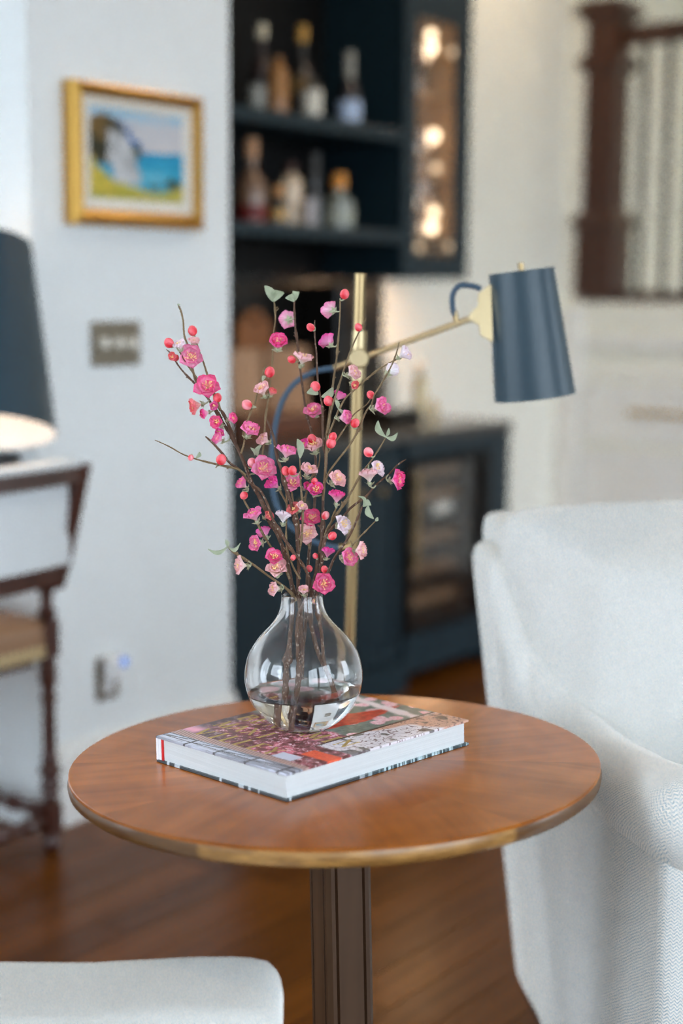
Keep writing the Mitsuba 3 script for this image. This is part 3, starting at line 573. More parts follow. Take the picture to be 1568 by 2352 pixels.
put('stretcher', turned_bar((CX, CY + .019, .095), (CX, CY + CD - .019, .095)), 'mahogany', t)
put('stretcher', turned_bar((CX - CW, CY + .019, .095), (CX - CW, CY + CD - .019, .095)), 'mahogany', t)

# left lamp: navy shade tilted so that its lit opening shows
t = thing('desk_lamp', 'lit navy lamp with a tilted tapered shade above the dark chair, at the left edge', 'lamp')
bc = aty(-58, 992, 3.42); tilt = math.radians(19)
ax = math.cos(tilt) * UZ + math.sin(tilt) * (0.99 * FH) - 0.02 * RH; ax /= np.linalg.norm(ax)
Ls, rb, rt_ = .445, .182, .115
def shade_mesh(rb, rt, L, th=.002):
    return lathe([(rb - th, 0), (rb, 0), (rt, L), (rt - th, L)], 64), lathe([(rt - th, L), (rb - th, 0)], 64)
Ms = M4(*align(ax), bc)
o_, i_ = shade_mesh(rb, rt_, Ls)
put('lamp_shade', o_, 'shade_navy', t, M=Ms)
put('shade_lining', i_, 'shade_inside', t, M=Ms, label='bright white inside of the shade')
put('bulb', ball(bc + ax * .17, .045, 3), 'white_plastic', t, emitter={'type': 'area', 'radiance': rgb(.30, .22, .15)})
bq = np.array([bc[0] - .08, 2.98, zd])
put('base_plate', disc(bq + UZ * .008, UZ, .09, .016, 48, .003), 'iron', t)
put('stem', cat_(rod(bq + UZ * .01, bq + UZ * .62, .009), rod(bq + UZ * .62, bc + ax * (Ls * .96), .007), rod(bc + ax * (Ls * .96), bc + ax * .2, .012)), 'pale_steel', t)

# ------------------------------------------------------------------ brass floor lamp behind the table
YP = 2.45
t = thing('floor_lamp', 'slim brass floor lamp with a navy shade on a slanted arm behind the round table', 'lamp')
p0, p1 = aty(827, 628, YP), aty(803, 1480, YP)
pf = p0 + (p1 - p0) * ((p0[2] - .03) / (p0[2] - p1[2]))
put('pole', cat_(tube([pf, p0 - (p0 - pf) * .0005, p0], [.0094, .0094, .0088], 20)), 'brass', t)
put('base', disc(np.array([pf[0], pf[1], .0125]), UZ, .14, .025, 56, .004), 'brass', t)
put('collar', tube([aty(822, 872, YP), aty(825, 760, YP)], .0118, 20), 'brass_satin', t)
kc = aty(824, 825, YP - .02)
put('joint_knob', cat_(disc(kc - .006 * FWD, FWD, .0158, .022, 32, .002), disc(kc + .014 * FWD, FWD, .009, .03)), 'brass_satin', t)
a0, a1 = aty(766, 846, YP - .014), aty(1082, 731, YP - .014)
put('arm', rod(a0, a1, .0049, 14), 'brass_satin', t)
poly = [(1076, 733), (1080, 722), (1099, 704), (1100, 676), (1126, 655), (1128, 784), (1104, 770), (1101, 747), (1082, 736)]
P = np.array([aty(x, y, YP - .014) for x, y in poly]); hv = np.vstack([P - .003 * FWD, P + .003 * FWD])
from shapely.geometry import Polygon
o = P[0]; loc = [((p - o) @ RIGHT, (p - o) @ UP) for p in P]
br = trimesh.creation.extrude_polygon(Polygon(loc).buffer(.0012), .006, engine='earcut'); br.apply_transform(M4(RIGHT, UP, np.cross(RIGHT, UP), o))
put('bracket', br, 'brass_satin', t, smooth=False)
st_, sb = aty(1197, 621.5, YP), aty(1228, 912, YP)
ax2 = (st_ - sb) / np.linalg.norm(st_ - sb); Lh = np.linalg.norm(st_ - sb)
o_, i_ = shade_mesh(.0650, .0515, Lh, .0015)
Mf = M4(*align(ax2), sb)
put('lamp_shade', cat_(o_, lathe([(.0505, Lh - .001), (.0, Lh - .001)], 64)), 'shade_navy', t, M=Mf)
put('shade_lining', i_, 'shade_inside', t, M=Mf)
put('finial', cat_(rod(st_, st_ + ax2 * .012, .0045)), 'brass', t)
def pxtube(pts, Y, r, n=50, sides=10): return tube(spline([aty(x, y, Y) for x, y in pts], n), r, sides)
put('cable', pxtube([(768, 846), (735, 850), (700, 864), (668, 890), (645, 930), (632, 980), (625, 1040), (624, 1100), (632, 1150), (655, 1195), (700, 1232), (740, 1251), (778, 1258)], YP - .012, .0045, 70), 'cable_blue', t, label='blue-grey fabric cable')
put('cable_clip', cat_(rod(aty(776, 1258, YP - .012), aty(806, 1254, YP - .002), .006)), 'brass', t)
put('head_cable', pxtube([(1045, 724), (1039, 705), (1038, 685), (1046, 664), (1062, 655), (1085, 657), (1104, 664)], YP - .014, .0044, 40), 'cable_blue', t, label='short blue-grey cable loop')
put('cable_stub', cat_(rod(aty(1048, 740, YP - .014), aty(1044, 716, YP - .014), .0042)), 'brass', t)

# ------------------------------------------------------------------ round table
TC = cw(-.00703, 1.9857, .7272)
TN = -.0258 * RH + .0185 * FH + UZ; TN /= np.linalg.norm(TN)
TX = RH - (RH @ TN) * TN; TX /= np.linalg.norm(TX); TY = np.cross(TN, TX)
TM = M4(TX, TY, TN, TC)
def tl(p):   # table coordinates of a world point
    q = [p.x - TC[0], p.y - TC[1], p.z - TC[2]]
    return [q[0] * e[0] + q[1] * e[1] + q[2] * e[2] for e in (TX, TY, TN)]
def veneer(p, n, uv):
    x, y, z = tl(p)
    r = dr.sqrt(x * x + y * y); a = dr.atan2(y, x) + 0.12
    k = dr.floor(a / (math.pi / 4)); am = (k + .5) * (math.pi / 4)
    u = x * dr.cos(am - .12) + y * dr.sin(am - .12); v = -x * dr.sin(am - .12) + y * dr.cos(am - .12)
    odd = cell_rand(k, 5)
    s = fbm(u * 5 + k * 3, v * 70, k * 7.0, 4); c = fbm(u * 9 + k * 5, v * 16, 3.0, 3); w = noise(u * 55, v * 30 + k, 1.0)
    col = mix(srgb(118, 55, 7), srgb(190, 110, 34), dr.clip(.45 * s + .6 * c + .12 * w - .08, 0, 1))
    return col * (0.86 + .26 * odd)
prin('veneer', proc(veneer), 0.23, specular=0.42, clearcoat=0.12, clearcoat_gloss=0.9)
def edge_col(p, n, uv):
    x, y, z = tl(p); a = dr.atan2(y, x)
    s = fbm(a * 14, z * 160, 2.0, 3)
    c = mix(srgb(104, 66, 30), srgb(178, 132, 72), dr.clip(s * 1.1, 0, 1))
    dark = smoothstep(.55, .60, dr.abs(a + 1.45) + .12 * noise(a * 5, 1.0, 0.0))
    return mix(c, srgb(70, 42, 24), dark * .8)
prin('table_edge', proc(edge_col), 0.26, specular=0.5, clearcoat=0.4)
prin('pedestal_wood', proc(lambda p, n, uv: wood_grain(p.z, p.x, p.y, srgb(38, 24, 14), srgb(92, 66, 46), .8)), 0.36, specular=0.3)
RT = .3558
t = thing('side_table', 'round walnut pedestal table with a sunburst veneer top holding the book and vase', 'table')
put('tabletop', lathe([(0, -.006), (RT - .002, -.006), (RT - .002, -.0012), (RT - .004, 0), (0, 0)], 160), 'veneer', t, M=TM, smooth=40)
put('table_edge', lathe([(RT - .05, -.0265), (RT - .018, -.0265), (RT - .008, -.0245), (RT - .002, -.0195), (RT - .0005, -.012), (RT - .002, -.0045), (RT - .0035, -.003), (RT - .01, -.005)], 160), 'table_edge', t, M=TM, smooth=50, label='lighter and darker wood edge band')
put('underside', lathe([(0, -.026), (RT - .018, -.026), (RT - .018, -.006), (0, -.006)], 96), 'pedestal_wood', t, M=TM, smooth=30)
hw_ = .0335; g = .004
half = [(-hw_, -hw_ + .007), (-hw_ + .003, -hw_ + .004), (-hw_ + .003, -hw_ + .003), (-hw_ + .004, -hw_ + .003), (-hw_ + .007, -hw_)]
sec = []
side = [(-hw_ + .006, -hw_), (-hw_ + .0115, -hw_), (-hw_ + .0135, -hw_ + .0045), (-hw_ + .0155, -hw_), (hw_ - .0155, -hw_), (hw_ - .0135, -hw_ + .0045), (hw_ - .0115, -hw_), (hw_ - .006, -hw_)]
for q in range(4):
    c, s = math.cos(q * math.pi / 2), math.sin(q * math.pi / 2)
    sec += [(x * c - y * s, x * s + y * c) for x, y in side]
col = trimesh.creation.extrude_polygon(Polygon(sec), .655, engine='earcut')
col.apply_transform(trimesh.transformations.rotation_matrix(math.radians(24), [0, 0, 1])); col.apply_translation((.004, .02, -.681))
v = col.vertices; f_ = 1 - .10 * (v[:, 2] + .026) / .655 * -1; v[:, 0] = .004 + (v[:, 0] - .004) * (1 + .02 * (v[:, 2] / -.68)); col.vertices = v
put('column', col, 'pedestal_wood', t, M=TM, smooth=False)
put('base_block', box(-.06, .07, -.04, .085, -.70, -.66, .006), 'pedestal_wood', t, M=TM, smooth=False)
for q in range(4):
    a = math.radians(24 + 45 + 90 * q); m = hulls([[(.004, .02, -.672, .02), (.004, .02, -.69, .02)], [(.004 + .2 * math.cos(a), .02 + .2 * math.sin(a), -.70, .014), (.004 + .2 * math.cos(a), .02 + .2 * math.sin(a), -.705, .014)]])
    put('foot', tm(m), 'pedestal_wood', t, M=TM)

# ------------------------------------------------------------------ book
def pl(px, py, h):
    d = ray(px, py); return CAM + d * (((TC + TN * h - CAM) @ TN) / (d @ TN))
BH = .036
B0, B1 = pl(357, 1690, BH), pl(656.5, 1778, BH)
ES = (B1 - B0) / np.linalg.norm(B1 - B0); ET = np.cross(TN, ES); BS, BT = np.linalg.norm(B1 - B0), .3415
BM = M4(ES, ET, TN, B0 - TN * BH)
def cover(p, n, uv):
    s, v = uv.x, uv.y       # metres from the spine, metres from the foot
    w = (fbm(s * 60, v * 60, 1.0) - .5) * .012
    a, b, c3 = voronoi(s * 34 + w * 20, v * 34)
    fine = noise(s * 420, v * 420, 2.0); mid = fbm(s * 150, v * 150, 4.0)
    # pink flowers and brown roof tiles in the middle
    tile = smoothstep(.35, .55, noise(s * 26, v * 30, 8.0))
    c = mix(mix(srgb(120, 56, 58), srgb(214, 120, 138), smoothstep(.35, .7, mid)), srgb(84, 50, 46), tile * .55)
    c = mix(c, srgb(246, 214, 224), smoothstep(.62, .74, fine * .5 + mid * .5) * .8)
    c = mix(c, srgb(44, 38, 36), smoothstep(.035, .01, s) * .75 + smoothstep(.62, .7, noise(s * 18 + 3, v * 18, 5.0)) * .6)
    c = mix(c, srgb(236, 166, 186), smoothstep(.03, .0, dr.abs(v - .055)) * smoothstep(.035, .02, s))
    # grey-green field with a red carpet and pink blooms, towards the back
    field = mix(srgb(84, 96, 88), srgb(132, 140, 132), mid)
    bloom = smoothstep(.42, .3, a) * smoothstep(.35, .5, c3)
    field = mix(field, mix(srgb(220, 150, 160), srgb(246, 216, 220), fine), bloom)
    red = smoothstep(.03, .024, dr.abs(s - .135) + .25 * dr.abs(v - .235) + w)
    field = mix(field, mix(srgb(150, 36, 30), srgb(214, 76, 54), mid), red)
    band = smoothstep(.012, .004, dr.abs(v - .315 + .12 * (s - .1) + w))
    field = mix(field, srgb(240, 222, 222), band * .9)
    c = mix(c, field, smoothstep(.165, .175, v + w * .6))
    # tan paisley strip along the fore edge
    scroll = smoothstep(.42, .47, noise(s * 190, v * 190, 9.0)) * smoothstep(.60, .53, noise(s * 190, v * 190, 9.0))
    tan = mix(mix(srgb(206, 160, 138), srgb(226, 220, 226), smoothstep(.45, .6, noise(s * 22, v * 16, 6.0))), srgb(96, 52, 62), scroll * .8)
    tan = mix(tan, srgb(56, 50, 48), smoothstep(.66, .72, noise(s * 40, v * 90, 3.0)) * .8)
    strip = smoothstep(.196, .198, s) * smoothstep(.11, .115, v)
    c = mix(c, tan, strip)
    c = mix(c, srgb(74, 46, 38), smoothstep(.003, .0018, dr.abs(s - .196)) * smoothstep(.11, .12, v))
    c = mix(c, mix(srgb(214, 74, 46), srgb(240, 110, 70), fine), smoothstep(.028, .025, dr.abs(s - .236)) * smoothstep(.014, .011, dr.abs(v - .083)))
    c = mix(c, srgb(206, 206, 222), smoothstep(.02, .017, dr.abs(s - .205)) * smoothstep(.012, .01, dr.abs(v - .052)))
    # ribbed pinkish band
    rib = .5 + .5 * dr.sin((s + .4 * v) * 1150)
    c = mix(c, mix(srgb(150, 118, 112), srgb(196, 164, 156), rib), smoothstep(.0105, .0095, dr.abs(v - .034 + .02 * s)))
    # pale blue-grey panels with dark ironwork along the foot
    pan = mix(mix(srgb(150, 152, 164), srgb(206, 210, 226), smoothstep(.3, .7, noise(s * 12, v * 240, 7.0))), srgb(120, 124, 136), smoothstep(.65, .8, mid) * .4)
    k = s / .061; fk = dr.abs(k - dr.floor(k) - .5) * 2
    iron = smoothstep(.03, .018, dr.abs(1 - fk) * .35) + smoothstep(.0014, .0008, dr.abs(v - .0115)) + smoothstep(.0013, .0007, dr.abs(v - .0235))
    iron += smoothstep(.0016, .0009, dr.abs(v - .0115 - .012 * (k - dr.floor(k))))
    pan = mix(pan, srgb(58, 54, 60), dr.clip(iron, 0, 1) * .9)
    return mix(c, pan, smoothstep(.0255, .0245, v - .01 * s))
prin('cover_print', proc(cover), 0.28, specular=0.5, clearcoat=0.5)
def back_edge(p, n, uv):
    q = uv.x + uv.y
    k = noise(q * 120, 3.0, 1.0); f = fbm(q * 260, 7.0, 1.0)
    far = smoothstep(.36, .44, q)
    d = mix(srgb(52, 58, 62), mix(srgb(40, 62, 68), srgb(190, 214, 220), smoothstep(.5, .75, f)), far)
    return mix(d, srgb(196, 206, 212), smoothstep(.84, .87, k) * (1 - far) * .9)
prin('back_print', proc(back_edge), 0.3, specular=0.5, clearcoat=0.4)
t = thing('coffee_table_book', 'thick hardcover book with a floral collage cover and gold lettering under the vase', 'book')
def bbox(s0, s1, t0, t1, h0, h1, c=.0006): return box(s0, s1, t0, t1, h0, h1, c)
def uvbox(m): return np.asarray(m.vertices)[:, :2].copy()
fc = box(0, BS, 0, BT, BH - .0032, BH, .0007); uvc = uvbox(fc)
put('front_cover', fc, 'cover_print', t, M=BM, smooth=False, uv=uvc)
bc_ = box(0, BS, 0, BT, .0002, .0034, .0007); put('back_cover', bc_, 'back_print', t, M=BM, smooth=False, uv=uvbox(bc_))
put('spine', box(0, .0035, .0005, BT - .0005, .0030, BH - .003), 'paper_white', t, M=BM, smooth=False)
put('endpaper', box(.0035, .0085, .002, BT - .002, .0034, BH - .0032), 'paper_white', t, M=BM, smooth=False)
put('headband', box(.0086, .0122, .0028, BT - .0028, .0034, BH - .0032), 'red_silk', t, M=BM, smooth=False, label='red headband')
put('page_block', box(.0122, BS - .005, .0042, BT - .005, .0034, BH - .0032), 'paper', t, M=BM, smooth=False, label='white page edges')
# gold lettering: strokes with thick and thin stems, flat on the cover
GL = {'A': ((0, 0, .5, 1, 0), (.5, 1, 1, 0, 1), (.2, .36, .8, .36, 0)), 'B': ((.12, 0, .12, 1, 1), (.12, 1, .7, .93, 0), (.7, .93, .7, .6, 1), (.7, .6, .12, .53, 0), (.12, .53, .85, .45, 0), (.85, .45, .85, .08, 1), (.85, .08, .12, 0, 0)),
      'E': ((.12, 0, .12, 1, 1), (.12, 1, .85, 1, 0), (.12, .52, .65, .52, 0), (.12, 0, .9, 0, 0), (.9, 0, .9, .16, 0)), 'I': ((.5, 0, .5, 1, 1), (.3, 0, .7, 0, 0), (.3, 1, .7, 1, 0)),
      'J': ((.6, 1, .6, .1, 1), (.6, .1, .15, 0, 0)), 'L': ((.15, 0, .15, 1, 1), (0, 1, .3, 1, 0), (.05, 0, .85, 0, 0), (.85, 0, .85, .2, 0)),
      'M': ((.05, 0, .05, 1, 0), (.05, 1, .5, .05, 1), (.5, .05, .95, 1, 0), (.95, 0, .95, 1, 1), (-.06, 0, .16, 0, 0), (.82, 0, 1.06, 0, 0)), 'N': ((.08, 0, .08, 1, 0), (.08, 1, .9, 0, 1), (.9, 0, .9, 1, 0), (-.02, 0, .2, 0, 0), (.78, 1, 1.0, 1, 0)),
      'X': ((.05, 1, .95, 0, 1), (.05, 0, .95, 1, 0)), 'Y': ((.02, 1, .5, .48, 1), (.98, 1, .5, .48, 0), (.5, .48, .5, 0, 1)), 'V': ((.02, 1, .5, 0, 1), (.5, 0, .98, 1, 0)), 'R': ((.12, 0, .12, 1, 1), (.12, 1, .75, .92, 0), (.75, .92, .75, .58, 1), (.75, .58, .12, .52, 0), (.45, .52, .95, 0, 1))}
def letter(ch, x, y, w, h):
    ms = []
    for a, b, c, d, thick in GL[ch]:
        p, q = np.array([x + a * w, y + b * h]), np.array([x + c * w, y + d * h]); dv = (q - p) / np.linalg.norm(q - p); nv = np.array([-dv[1], dv[0]]) * (.0026 if thick else .0008)
        if thick: nv = np.array([.0026, 0]) if abs(dv[1]) > .5 else nv
        pts = [p + nv, p - nv, q - nv, q + nv]
        ms.append(trimesh.convex.convex_hull(np.array([(*r, z) for r in pts for z in (BH - .0001, BH + .00025)])))
    return cat_(*ms)
for word, x0, y0 in (('BENJAMIN', .016, .130), ('MAXI', .018, .086), ('VILLEY', .026, .042)):
    for i, ch in enumerate(word):
        put('letter', letter(ch, x0 + i * .0275, y0, .020, .030), 'gold_foil', t, M=BM, smooth=False)

# ------------------------------------------------------------------ vase, water
V0 = pl(700, 1676, BH) + TN * .0004
VM = M4(TX, TY, TN, V0)
up_prof = [(.080, .076), (.079, .0855), (.0745, .104), (.067, .117), (.0575, .130), (.0475, .140), (.0395, .149), (.0335, .158), (.0300, .167), (.0283, .176), (.0274, .186)]
low = [(0, .0005), (.022, .0005), (.030, .0015)] + [(.080 * math.sqrt(max(0, 1 - ((h - .076) / .0785) ** 2)), h) for h in (.006, .012, .020, .030, .040, .050, .060, .069)]
op = spline(low[3:] + up_prof, 60)
outer = [tuple(p) for p in low[:3]] + [tuple(p) for p in op]
TH = .0024
hz_ = op[:, 1]; rz_ = op[:, 0]
def r_in(h): return np.interp(h, hz_, rz_) - TH * (1 + 1.2 * max(0, (.03 - h) / .03))
WL = .0535
inner_up = [(r_in(h), h) for h in np.linspace(.1845, WL, 46)]
rim = [(.0274 - .0004, .1868), (.0274 - TH + .0004, .1866)]
solo('vase', lathe(outer + rim + inner_up, 96), 'glass', 'clear bulb-shaped glass vase holding the blossom branches on the book', 'vase', M=VM, smooth=40)
t = thing('vase_water', 'clear water filling the lower third of the glass vase', 'water')
hs = np.linspace(.0085, WL, 22)
wb = [(0, .0075), (.018, .0076), (.026, .008)] + [(r_in(h), h) for h in hs]
put('body', lathe(wb, 96), 'water_glass', t, M=VM, smooth=40)
put('surface', lathe([(r_in(WL), WL), (r_in(WL) * .985, WL - .0009), (r_in(WL) * .96, WL - .0016), (r_in(WL) * .90, WL - .0021), (0, WL - .0022)], 96), 'water_air', t, M=VM, smooth=60)

# ------------------------------------------------------------------ blossom branches: polylines followed in the photograph, each at its own distance
def vdepth(py):
    h = np.clip((1676 - py) / (1676 - 1367) * .186, -.01, .30); return ((V0 + TN * h) - CAM) @ FWD
DN = vdepth(1367)
def P3(px, py, off): return atd(px, py, (vdepth(py) if py > 1360 else DN) + off)
BR = {
 'a': dict(label='thickest dark blossom branch leaning far to the left', stems=[
   (5.2, 3.0, 0, .03, [(650, 1664), (655, 1600), (660, 1524), (664, 1462), (671, 1422), (673, 1371), (666, 1330), (659, 1289), (638, 1226), (621, 1195), (596, 1144), (579, 1115), (562, 1068), (550, 1039), (533, 1003), (522, 972), (506, 943)]),
   (3.0, 1.1, .03, .05, [(533, 1003), (506, 962), (481, 922), (457, 892), (430, 864), (406, 836), (392, 815), (380, 804)]),
   (2.4, 1.1, .03, .06, [(506, 943), (490, 905), (477, 867), (467, 835), (457, 806), (448, 773)]),
   (2.0, 1.6, .035, .05, [(490, 905), (465, 889), (452, 878), (442, 847), (432, 796), (424, 775), (420, 734), (415, 714), (408, 700)]),
   (1.8, 1.0, .035, .02, [(481, 914), (457, 873), (428, 835), (410, 805), (397, 790)]),
   (1.9, 1.0, .0, .09, [(553, 1042), (561, 1008), (557, 998), (564, 977), (572, 954), (586, 923), (593, 885), (604, 855), (610, 837)]),
   (2.6, 1.6, .0, .015, [(665, 1330), (650, 1300), (623, 1260), (601, 1221), (579, 1178), (562, 1148), (557, 1128)]),
   (2.6, 1.7, .0, -.03, [(681, 1380), (662, 1356), (647, 1343), (613, 1320), (579, 1296), (553, 1279), (530, 1262), (523, 1255)])]),
 'b': dict(label='greenish brown blossom branch with one bare twig reaching furthest left', stems=[
   (3.6, 2.0, .004, -.04, [(672, 1668), (681, 1595), (684, 1524), (682, 1462), (684, 1422), (705, 1371), (712, 1340), (703, 1314), (681, 1280), (664, 1255), (644, 1223), (627, 1192), (613, 1156), (596, 1126), (572, 1109), (552, 1083), (528, 1064), (512, 1043), (489, 1017), (473, 1002)]),
   (1.9, .9, -.034, -.05, [(565, 1092), (541, 1076), (496, 1064), (450, 1053), (422, 1043), (387, 1023), (355, 1009)]),
   (2.0, 1.3, -.01, .02, [(690, 1330), (675, 1305), (662, 1274), (658, 1238), (659, 1189), (658, 1137), (652, 1112)])]),
 'c': dict(label='dark branch with a bare broken tip in the middle left of the bouquet', stems=[
   (4.6, 2.2, .008, -.02, [(677, 1620), (689, 1524), (692, 1462), (693, 1420), (685, 1368), (683, 1340), (684, 1289), (682, 1238), (674, 1187), (662, 1141), (652, 1110), (645, 1080), (636, 1050), (631, 1024), (627, 1002), (619, 980), (613, 964)]),
   (2.2, 1.2, .0, -.025, [(684, 1289), (690, 1240), (694, 1185), (693, 1147), (692, 1095), (689, 1052)]),
   (2.0, 1.2, .0, .10, [(674, 1187), (640, 1120), (602, 1050), (604, 1020), (607, 986), (611, 952), (619, 885), (621, 865), (627, 818), (629, 767), (632, 729), (627, 690)]),
   (2.4, 1.2, .0, .01, [(682, 1238), (687, 1210), (681, 1179), (670, 1137), (668, 1118)])]),
 'd': dict(label='slender pale branch with sage leaves at its tall upper left tip', stems=[
   (3.4, 1.6, .012, .08, [(694, 1560), (695, 1503), (700, 1432), (702, 1380), (706, 1330), (712, 1250), (722, 1160), (724, 1090), (722, 1030), (716, 995), (707, 964), (698, 919), (689, 852), (685, 801), (679, 752), (676, 696), (678, 672)]),
   (2.4, 1.4, .02, .01, [(712, 1262), (700, 1220), (696, 1185), (700, 1156), (708, 1122), (721, 1084), (731, 1071), (735, 1040)])]),
 'e': dict(label='thick dark branch right of centre forking into several tall budded twigs', stems=[
   (4.4, 3.6, .0, .0, [(767, 1590), (746, 1534), (734, 1510), (722, 1470), (714, 1420), (716, 1368), (725, 1316), (738, 1252), (742, 1225), (744, 1195)]),
   (3.0, 1.3, .0, .03, [(738, 1252), (738, 1210), (739, 1179), (742, 1137), (746, 1084), (745, 1042), (742, 997), (738, 941), (734, 908), (730, 863), (726, 819), (723, 774), (724, 734)]),
   (2.2, 1.3, .01, .05, [(746, 1084), (749, 1040), (747, 1008), (754, 964), (761, 903), (765, 874), (772, 830), (776, 785), (780, 740), (782, 686)]),
   (2.3, 1.3, .0, .02, [(741, 1150), (748, 1060), (752, 1010), (756, 964), (765, 919), (774, 890), (790, 848), (805, 805), (823, 765), (841, 731)]),
   (2.2, 1.1, .0, -.01, [(744, 1110), (750, 1040), (754, 1002), (765, 970), (776, 943), (792, 914), (812, 897), (845, 868), (879, 841), (912, 823), (934, 800)]),
   (2.2, 1.1, .0, -.03, [(741, 1120), (754, 1088), (774, 1060), (801, 1024), (823, 988), (843, 943), (854, 930), (861, 910), (872, 892), (890, 854), (906, 818), (915, 785)]),
   (1.6, 1.0, .0, .0, [(746, 1050), (760, 1025), (774, 1008), (794, 979), (814, 950), (845, 926), (852, 912)])]),
 'f': dict(label='brown branch spreading lowest to the right with leafy twig tips', stems=[
   (3.4, 1.8, -.004, -.04, [(746, 1530), (742, 1503), (740, 1462), (734, 1432), (727, 1391), (725, 1368), (738, 1337), (755, 1311), (767, 1284), (788, 1253), (809, 1217), (824, 1185), (833, 1162)]),
   (1.5, 1.1, -.03, -.04, [(790, 1272), (803, 1259), (830, 1229), (862, 1197)]),
   (3.0, 1.5, -.004, -.03, [(732, 1350), (742, 1250), (755, 1221), (784, 1194), (809, 1166), (841, 1137), (862, 1114), (894, 1090), (915, 1067), (931, 1057)]),
   (2.2, 1.3, -.004, -.02, [(744, 1245), (750, 1217), (763, 1194), (780, 1170), (797, 1145), (820, 1105), (832, 1084), (845, 1068), (863, 1042), (885, 1006)]),
   (1.8, 1.4, .0, -.02, [(750, 1230), (758, 1200), (768, 1178), (774, 1160)])]),
}
PXM = DN / FPX        # metres per pixel at the bouquet
samples = []          # (px, py, branch key, point, depth)
for bk_, b in BR.items():
    b['key'] = thing('blossom_branch', b['label'], 'blossom branch')
    for si, (r0, r1, d0, d1, pts) in enumerate(b['stems']):
        n = len(pts); arr = np.array(pts, float)
        L = np.concatenate([[0], np.cumsum(np.linalg.norm(np.diff(arr, axis=0), axis=1))]); L /= L[-1]
        tv = np.clip(L, 0, 1)
        offs = d0 + (d1 - d0) * (tv ** 1.5)
        p3 = np.array([P3(x, y, o) for (x, y), o in zip(pts, offs)])
        m = max(24, int(np.linalg.norm(np.diff(p3, axis=0), axis=1).sum() / .0045))
        q = spline(p3, m); s = np.linspace(0, 1, m)
        jit = np.stack([meshkit.noise(np.stack([s * m * .12, s * 0 + k * 7 + si * 3, s * 0 + ord(bk_)], 1), k) for k in range(3)], 1) - .5
        q = q + jit * .0022 * np.minimum(1, s[:, None] * 8)
        rad = (r0 + (r1 - r0) * s) * PXM * 1.25
        rad = rad * (1 + .22 * (meshkit.noise(np.stack([s * m * .35, s * 0 + si, s * 0 + ord(bk_)], 1), 5) - .4))
        nodes = rr.uniform(.08, .97, max(3, m // 9))
        for c in nodes: rad = rad * (1 + .45 * np.exp(-((s - c) / (1.1 / m)) ** 2))
        rad[-1] *= .5
        ms = [tube(q, rad, 9)]
        T_ = np.gradient(q, axis=0); T_ /= np.linalg.norm(T_, axis=1, keepdims=True)
        for c in nodes[: max(2, m // 14)]:   # small spurs
            i = int(c * (m - 1)); dv = np.cross(T_[i], rr.normal(size=3)); dv /= np.linalg.norm(dv); dv = dv + .7 * T_[i]
            if (V0 - q[i]) @ TN > -.19: continue
            ms.append(tube([q[i], q[i] + dv * rr.uniform(.003, .006)], [rad[i] * .55, rad[i] * .35], 5))
        put('stem' if si == 0 else 'twig', cat_(*ms), 'bark' if r0 > 2.9 else 'twig_bark', b['key'], smooth=50)
        for p in q:
            z = (p - CAM) @ FWD
            samples.append((W / 2 + FPX * ((p - CAM) @ RIGHT) / z, H / 2 - FPX * ((p - CAM) @ UP) / z, bk_, p, z))
SP = np.array([(s[0], s[1]) for s in samples])
def nearest(px, py, only=None):
    d = np.hypot(SP[:, 0] - px, SP[:, 1] - py)
    if only: d = d + np.array([0 if s[2] in only else 1e4 for s in samples])
    return samples[int(np.argmin(d))]
TONE = {'hot': (srgb(244, 78, 158), srgb(255, 204, 222)), 'pink': (srgb(248, 130, 188), srgb(254, 216, 226)), 'pale': (srgb(250, 200, 206), srgb(255, 240, 230)), 'coral': (srgb(248, 128, 136), srgb(254, 206, 196)), 'white': (srgb(250, 232, 242), srgb(254, 246, 246)), 'mag': (srgb(236, 84, 170), srgb(252, 176, 214))}
TONE = {k: tuple(np.array(c) for c in v) for k, v in TONE.items()}
def petal(r, L, th0, th1, wid, nu=9, nv=13):
    """one cupped petal in the flower frame (axis z, growing out along x)"""
    v = np.linspace(0, 1, nv); th = th0 + (th1 - th0) * v
    st = L / (nv - 1); x = np.concatenate([[0], np.cumsum(np.sin(th[:-1]) * st)]); z = np.concatenate([[0], np.cumsum(np.cos(th[:-1]) * st)])
    w = wid * L * np.interp(v, [0, .15, .35, .6, .78, .88, .95, 1], [.22, .46, .8, 1.06, 1.04, .86, .55, .14])
    u = np.linspace(-1, 1, nu)
    X = x[:, None] - (u[None] ** 2) * L * .10 * v[:, None] + 0 * u; Z = z[:, None] + (u[None] ** 2) * L * .24 * (.3 + .7 * v[:, None]); Yy = w[:, None] * u[None]
    nrm = rr.normal(size=(nv, nu)) * L * .006 * v[:, None]
    V = np.stack([X + nrm, Yy, Z + nrm], -1).reshape(-1, 3)
    i, j = np.meshgrid(np.arange(nv - 1), np.arange(nu - 1), indexing='ij'); a = i * nu + j
    F = np.stack([a, a + 1, a + nu + 1, a + nu], -1).reshape(-1, 4)
    return V, np.vstack([F[:, [0, 1, 2]], F[:, [0, 2, 3]]]), np.repeat(v, nu), np.tile(np.abs(u), nv)
